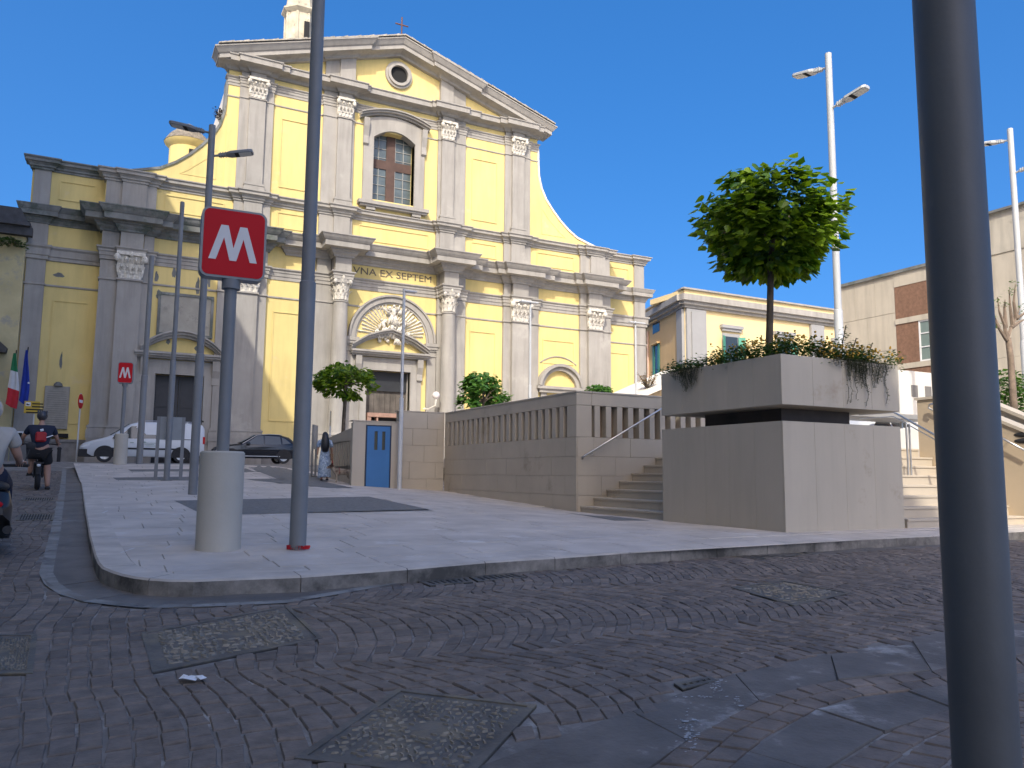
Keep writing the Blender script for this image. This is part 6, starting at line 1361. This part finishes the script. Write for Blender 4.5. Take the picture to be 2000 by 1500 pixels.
m = MB(); m.bbox(.2, .3, -.08, .14, .72, .98, .03); m.tube([(.24, .03, .97), (.2, .02, 1.2), (.14, 0, 1.4)], .012, 5); m.build('shoulder_bag', M('tan_bag', (.25, .15, .09), .6, .2, 5, .1), wo_)
m = MB(); m.bbox(-.125, -.035, -.07, .17, .0, .05, .02); m.bbox(.055, .145, -.25, -.02, .02, .08, .02); m.build('sandals', M('dark_leather', (.03, .02, .02), .5, .2, 5, 0), wo_)
# --- dog
d0 = gP(668, 944); dg_ = thing('dog', 'small brown and white dog on a lead beside the walking woman', 'dog', d0, pi-.15); OFF[dg_.name] = Vector((0, 0, 0)); sc_ = 1.12; dg_.scale = (sc_,)*3
J = [(-.2, 0, .33, (.085, .1)), (0, 0, .34, (.09, .1)), (.17, 0, .35, (.1, .12)), (.27, 0, .42, .065), (.33, 0, .49, .062), (.4, 0, .475, .042), (.47, 0, .455, .026),
     (.17, .06, .25, .04), (.17, .065, .13, .02), (.19, .065, .02, .022), (.17, -.06, .25, .04), (.15, -.065, .13, .02), (.17, -.065, .02, .022),
     (-.22, .06, .26, .055), (-.19, .065, .19, .03), (-.27, .065, .12, .018), (-.25, .065, .02, .022), (-.22, -.06, .26, .055), (-.17, -.065, .19, .03), (-.25, -.065, .12, .018), (-.22, -.065, .02, .022), (-.3, 0, .38, .02), (-.36, 0, .45, .013)]
E_ = [(0, 1), (1, 2), (2, 3), (3, 4), (4, 5), (5, 6), (2, 7), (7, 8), (8, 9), (2, 10), (10, 11), (11, 12), (0, 13), (13, 14), (14, 15), (15, 16), (0, 17), (17, 18), (18, 19), (19, 20), (0, 21), (21, 22)]
bo = skin('body', J, E_, M('dog_fur', (.42, .36, .3), .9, .2, 5, .4, 60, stain=(.09, .055, .04), stsc=2.6, stt=.46), dg_)
m = MB(); m.ball((.33, 0, .5), (.075, .062, .062), 10, 8); m.ball((.4, 0, .48), (.05, .04, .035), 8, 6)
for s in (-1, 1): m.add([(.3, s*.03, .54), (.35, s*.055, .53), (.31, s*.075, .62)], [(0, 1, 2)]); m.tube([(.31, s*.035, .53), (.3, s*.06, .6)], [.025, .006], 5)
m.build('brown_mask', M('dog_brown', (.06, .035, .025), .9, .3, 8, .3, 60), dg_, smooth=True)
m = MB(); m.lathe((0, 0, 0), [(.1, 0)], 3); m = MB()
for k in range(16): a, c = 2*pi*k/16, 2*pi*(k+1)/16; m.tube([(.1, .105*cos(a), .345+.115*sin(a)), (.1, .105*cos(c), .345+.115*sin(c))], .011, 5)
m.build('harness', M('harness_red', (.2, .03, .03), .6, .2, 5, 0), dg_)
ls = thing('dog_lead', 'thin dark dog lead hanging between the woman and the dog', 'lead', b)
hw_ = b+Vector((.3*Hs, .1, .86*Hs)); dn = d0+Vector((-.2, -.02, .46)); m = MB(); P = [hw_.lerp(dn, t_/10)+Vector((0, 0, -.32*sin(pi*t_/10))) for t_ in range(11)]; m.tube(P, .012, 5); m.build('cord', RED, ls)
# --- person on fat-tyre bike
g0 = gR(72, 957); bk = thing('electric_bike', 'black fat-tyre electric bicycle ridden up the side street', 'bicycle', g0, .06); OFF[bk.name] = Vector((0, 0, 0))
SC = (onY(75, 800, g0.y).z-g0.z)/1.84; bk.scale = (SC,)*3
def torus(m, c, R, r, n=28, k=8):
    v = [(c[0]+r*1.0*sin(2*pi*j/k), c[1]+(R+r*cos(2*pi*j/k))*cos(2*pi*i/n), c[2]+(R+r*cos(2*pi*j/k))*sin(2*pi*i/n)) for i in range(n) for j in range(k)]
    m.add(v, [(i*k+j, i*k+(j+1) % k, ((i+1) % n)*k+(j+1) % k, ((i+1) % n)*k+j) for i in range(n) for j in range(k)])
for y in (0, 1.05):
    m = MB(); torus(m, (0, y, .29), .23, .06); w0 = m.build('wheel', BLK, bk, smooth=True); m = MB(); torus(m, (0, y, .29), .16, .014, 24, 5)
    for k in range(8): a = 2*pi*k/8; m.tube([(0, y, .29), (0, y+.16*cos(a), .29+.16*sin(a))], .006, 4)
    m.tube([(-.07, y, .29), (.07, y, .29)], .02, 6); m.build('rim', STE, w0)
m = MB(); m.tube([(0, .38, .34), (0, .22, .8)], .022, 8); m.tube([(0, .38, .34), (0, .9, .78)], .03, 8); m.tube([(0, .3, .66), (0, .9, .8)], .022, 8); m.tube([(-.09, 0, .29), (-.09, .2, .6), (0, .25, .68)], .014, 6); m.tube([(.09, 0, .29), (.09, .2, .6), (0, .25, .68)], .014, 6)
m.tube([(-.09, 0, .29), (-.04, .38, .34)], .014, 6); m.tube([(.09, 0, .29), (.04, .38, .34)], .014, 6); m.tube([(-.07, 1.05, .29), (-.06, .92, .72), (0, .88, .95)], .016, 6); m.tube([(.07, 1.05, .29), (.06, .92, .72), (0, .88, .95)], .016, 6); m.build('frame', BLK, bk, smooth=True)
m = MB(); m.tube([(-.36, .72, 1.06), (-.2, .84, 1.08), (0, .86, 1.02), (.2, .84, 1.08), (.36, .72, 1.06)], .015, 6); m.tube([(-.3, .8, 1.06), (-.42, .82, 1.2)], .006, 4); m.build('handlebar', BLK, bk)
m = MB(); m.ball((0, .2, .83), (.12, .16, .05), 12, 8); m.build('saddle', BLK, bk); m = MB(); m.box(-.1, .1, -.28, .22, .6, .63); m.tube([(0, -.28, .58), (0, -.33, .35)], .05, 6); m.build('rear_mudguard', BLK, bk)
m = MB(); m.ball((0, -.34, .56), (.04, .015, .03), 8, 6); m.build('rear_light', WPL, bk); m = MB(); m.tube([(-.15, .38, .34), (.15, .38, .34)], .02, 6); m.box(-.24, -.14, .34, .44, .32, .35); m.box(.14, .24, .34, .44, .32, .35); m.build('pedals', BLK, bk)
cy = thing('person', 'rider seen from behind in dark T-shirt and shorts with a small red bag', 'person', g0, .06); OFF[cy.name] = Vector((0, 0, 0)); cy.scale = (SC,)*3
J = [(0, .18, .93, (.16, .13)), (0, .2, 1.12, (.16, .11)), (0, .26, 1.34, (.19, .12)), (0, .3, 1.47, .08), (0, .32, 1.55, .055), (0, .33, 1.62, .055),
     (-.22, .28, 1.42, .065), (-.36, .42, 1.22, .048), (-.37, .68, 1.1, .034), (.22, .28, 1.42, .065), (.33, .42, 1.2, .048), (.36, .68, 1.1, .034),
     (-.11, .26, .88, .12), (-.15, .52, .72, .085), (-.16, .4, .42, .058), (-.17, .42, .4, .05), (-.18, .5, .37, .04), (.11, .16, .84, .12), (.17, .26, .5, .09), (.2, .16, .12, .055), (.2, .26, .05, .042)]
E_ = [(0, 1), (1, 2), (2, 3), (3, 4), (4, 5), (2, 6), (6, 7), (7, 8), (2, 9), (9, 10), (10, 11), (0, 12), (12, 13), (13, 14), (14, 15), (15, 16), (0, 17), (17, 18), (18, 19), (19, 20)]
bo = skin('body', J, E_, SKN, cy); m = MB(); hand(m, (-.37, .68, 1.1), (0, 1, -.2), (0, -.2, -1), 1, 1.3); hand(m, (.36, .68, 1.1), (0, 1, -.2), (0, -.2, -1), 1, 1.3, -1); merge(bo, m)
head(cy, (0, .37, 1.68), 1.0)
sh = skin('t_shirt', [(0, .15, .9, (.185, .16)), (0, .2, 1.14, (.19, .135)), (0, .25, 1.34, (.215, .14)), (0, .29, 1.45, .1), (-.23, .28, 1.42, .088), (-.31, .37, 1.28, .07), (.23, .28, 1.42, .088), (.3, .37, 1.28, .07)], [(0, 1), (1, 2), (2, 3), (2, 4), (4, 5), (2, 6), (6, 7)], M('navy_shirt', (.012, .018, .04), .85, .2, 6, .3, 12), cy)
skin('shorts', [(0, .17, .9, (.2, .17)), (-.12, .26, .88, .14), (-.15, .46, .76, .13), (.12, .18, .84, .15), (.17, .25, .56, .135)], [(0, 1), (1, 2), (0, 3), (3, 4)], M('black_cloth', (.012, .012, .014), .9, .2, 6, .3, 12), cy)
m = MB(); m.bbox(-.11, .11, .0, .12, 1.1, 1.33, .03); m.box(-.08, .08, -.012, .0, 1.14, 1.2); m.build('red_bag', M('bag_red', (.4, .015, .02), .6, .15, 5, .1), cy); m = MB(); m.tube([(.1, .06, 1.2), (.24, .12, 1.26)], .012, 5); m.tube([(-.02, .02, 1.36), (.04, .03, 1.38)], .03, 6); m.build('pale_strap', WPL, cy)
m = MB(); m.ball((0, .35, 1.72), (.115, .14, .115), 16, 10)
for k in range(-2, 3): m.tube([(k*.04, .24, 1.72), (k*.045, .3, 1.83), (k*.045, .42, 1.84)], .018, 5)
m.build('helmet', M('helmet_grey', (.06, .06, .065), .35, .2, 5, 0), cy, smooth=True)
m = MB(); m.bbox(-.23, -.12, .4, .66, .33, .41, .03); m.bbox(.15, .26, .1, .36, .0, .08, .03); m.build('shoes', BLK, cy)
# --- scooter and rider cut by the left edge
s0 = gR(-46, 1088); scr = thing('motor_scooter', 'dark motor scooter cut off by the left edge of the picture', 'scooter', s0+Vector((.13, -.1, 0)), .1); OFF[scr.name] = Vector((0, 0, 0))
for y in (0, 1.25):
    m = MB(); torus(m, (0, y, .24), .17, .07); w0 = m.build('wheel', BLK, scr, smooth=True); m = MB(); m.prism([(y+.12*cos(2*pi*i/16), .24+.12*sin(2*pi*i/16)) for i in range(16)], -.05, .05, 'x'); m.build('rim', STE, w0)
m = MB(); m.v = []; secs = [(-.22, .1, .5, .62), (-.1, .18, .42, .78), (.15, .2, .3, .8), (.45, .19, .22, .76), (.55, .15, .2, .5), (.62, .2, .17, .3), (.9, .2, .17, .3), (1.0, .2, .2, .75), (1.12, .14, .5, 1.0), (1.2, .05, .7, .98)]
for y, h_, z0, z1 in secs: m.v += [(-h_, y, z0), (-h_*1.05, y, (z0+z1)/2), (-h_*.8, y, z1-.03), (0, y, z1), (h_*.8, y, z1-.03), (h_*1.05, y, (z0+z1)/2), (h_, y, z0)]
m.f = [(i*7+j, i*7+(j+1) % 7, (i+1)*7+(j+1) % 7, (i+1)*7+j) for i in range(len(secs)-1) for j in range(7)]+[(0, 1, 2, 3, 4, 5, 6), tuple(range(len(m.v)-1, len(m.v)-8, -1))]
m.build('body', M('scooter_dark', (.02, .02, .022), .3, .1, 3, 0), scr, smooth=45)
m = MB(); m.ball((0, .2, .82), (.16, .4, .07), 14, 8); m.build('seat', BLK, scr, smooth=True); m = MB(); m.tube([(0, 1.15, .95), (0, 1.05, 1.08)], .03, 6); m.tube([(-.36, .9, 1.08), (-.15, 1.02, 1.08), (.15, 1.02, 1.08), (.36, .9, 1.08)], .02, 7); m.tube([(.3, .95, 1.08), (.36, .98, 1.3)], .008, 4); m.ball((.37, .98, 1.34), (.06, .015, .05), 10, 6); m.build('handlebar', BLK, scr)
m = MB(); m.ball((0, -.22, .62), (.1, .03, .05), 10, 6); m.build('tail_light', RED, scr); m = MB(); m.tube([(.16, -.25, .33), (.18, .3, .3)], [.05, .04], 10); m.build('exhaust', BLK, scr)
sr = thing('person', 'scooter rider in a white shirt, blue jeans and silver helmet, cut by the left edge', 'person', s0, .1); OFF[sr.name] = Vector((0, 0, 0)); sr.scale = (1.06,)*3
J = [(0, .08, .93, (.17, .14)), (0, .08, 1.1, (.17, .12)), (0, .12, 1.3, (.19, .13)), (0, .14, 1.43, .08), (0, .16, 1.5, .06), (0, .17, 1.56, .06),
     (-.22, .14, 1.38, .068), (-.3, .3, 1.14, .05), (-.32, .6, 1.07, .036), (.22, .14, 1.38, .068), (.32, .24, 1.13, .05), (.35, .55, 1.05, .036),
     (-.12, .2, .88, .11), (-.19, .6, .82, .08), (-.2, .62, .42, .055), (-.18, .72, .33, .045), (.12, .2, .88, .11), (.2, .6, .8, .08), (.21, .6, .4, .055), (.18, .72, .33, .045)]
bo = skin('body', J, [(0, 1), (1, 2), (2, 3), (3, 4), (4, 5), (2, 6), (6, 7), (7, 8), (2, 9), (9, 10), (10, 11), (0, 12), (12, 13), (13, 14), (14, 15), (0, 16), (16, 17), (17, 18), (18, 19)], SKN, sr)
m = MB(); hand(m, (.35, .56, 1.06), (0, 1, .05), (0, 0, -1), 1.1, 1.2, -1); hand(m, (-.32, .6, 1.07), (0, 1, .05), (0, 0, -1), 1.1, 1.2); merge(bo, m); head(sr, (0, .2, 1.62), 1.05)
skin('shirt', [(0, .07, .9, (.19, .16)), (0, .07, 1.1, (.195, .15)), (0, .12, 1.3, (.215, .155)), (0, .14, 1.4, .1), (-.23, .14, 1.38, .09), (-.28, .24, 1.22, .08), (.23, .14, 1.38, .09), (.3, .2, 1.22, .08)], [(0, 1), (1, 2), (2, 3), (2, 4), (4, 5), (2, 6), (6, 7)], M('white_shirt', (.42, .385, .34), .85, .1, 4, .6, 7), sr)
skin('jeans', [(0, .1, .9, (.19, .15)), (-.13, .22, .88, .13), (-.2, .6, .82, .1), (-.21, .62, .4, .075), (.13, .22, .88, .13), (.21, .6, .8, .1), (.22, .6, .38, .075)], [(0, 1), (1, 2), (2, 3), (0, 4), (4, 5), (5, 6)], M('blue_jeans', (.012, .016, .034), .9, .2, 6, .3, 20), sr)
m = MB(); m.ball((0, .19, 1.66), (.14, .165, .15), 18, 12); m.build('helmet', M('silver_helmet', (.42, .4, .37), .25, .05, 3, 0), sr, smooth=True); m = MB(); m.tube([(.335, .5, 1.085), (.37, .52, 1.06)], .028, 8); m.build('watch', STE, sr)
m = MB(); m.bbox(.12, .24, .6, .86, .28, .36, .03); m.bbox(-.24, -.12, .6, .86, .28, .36, .03); m.build('shoes', BLK, sr)
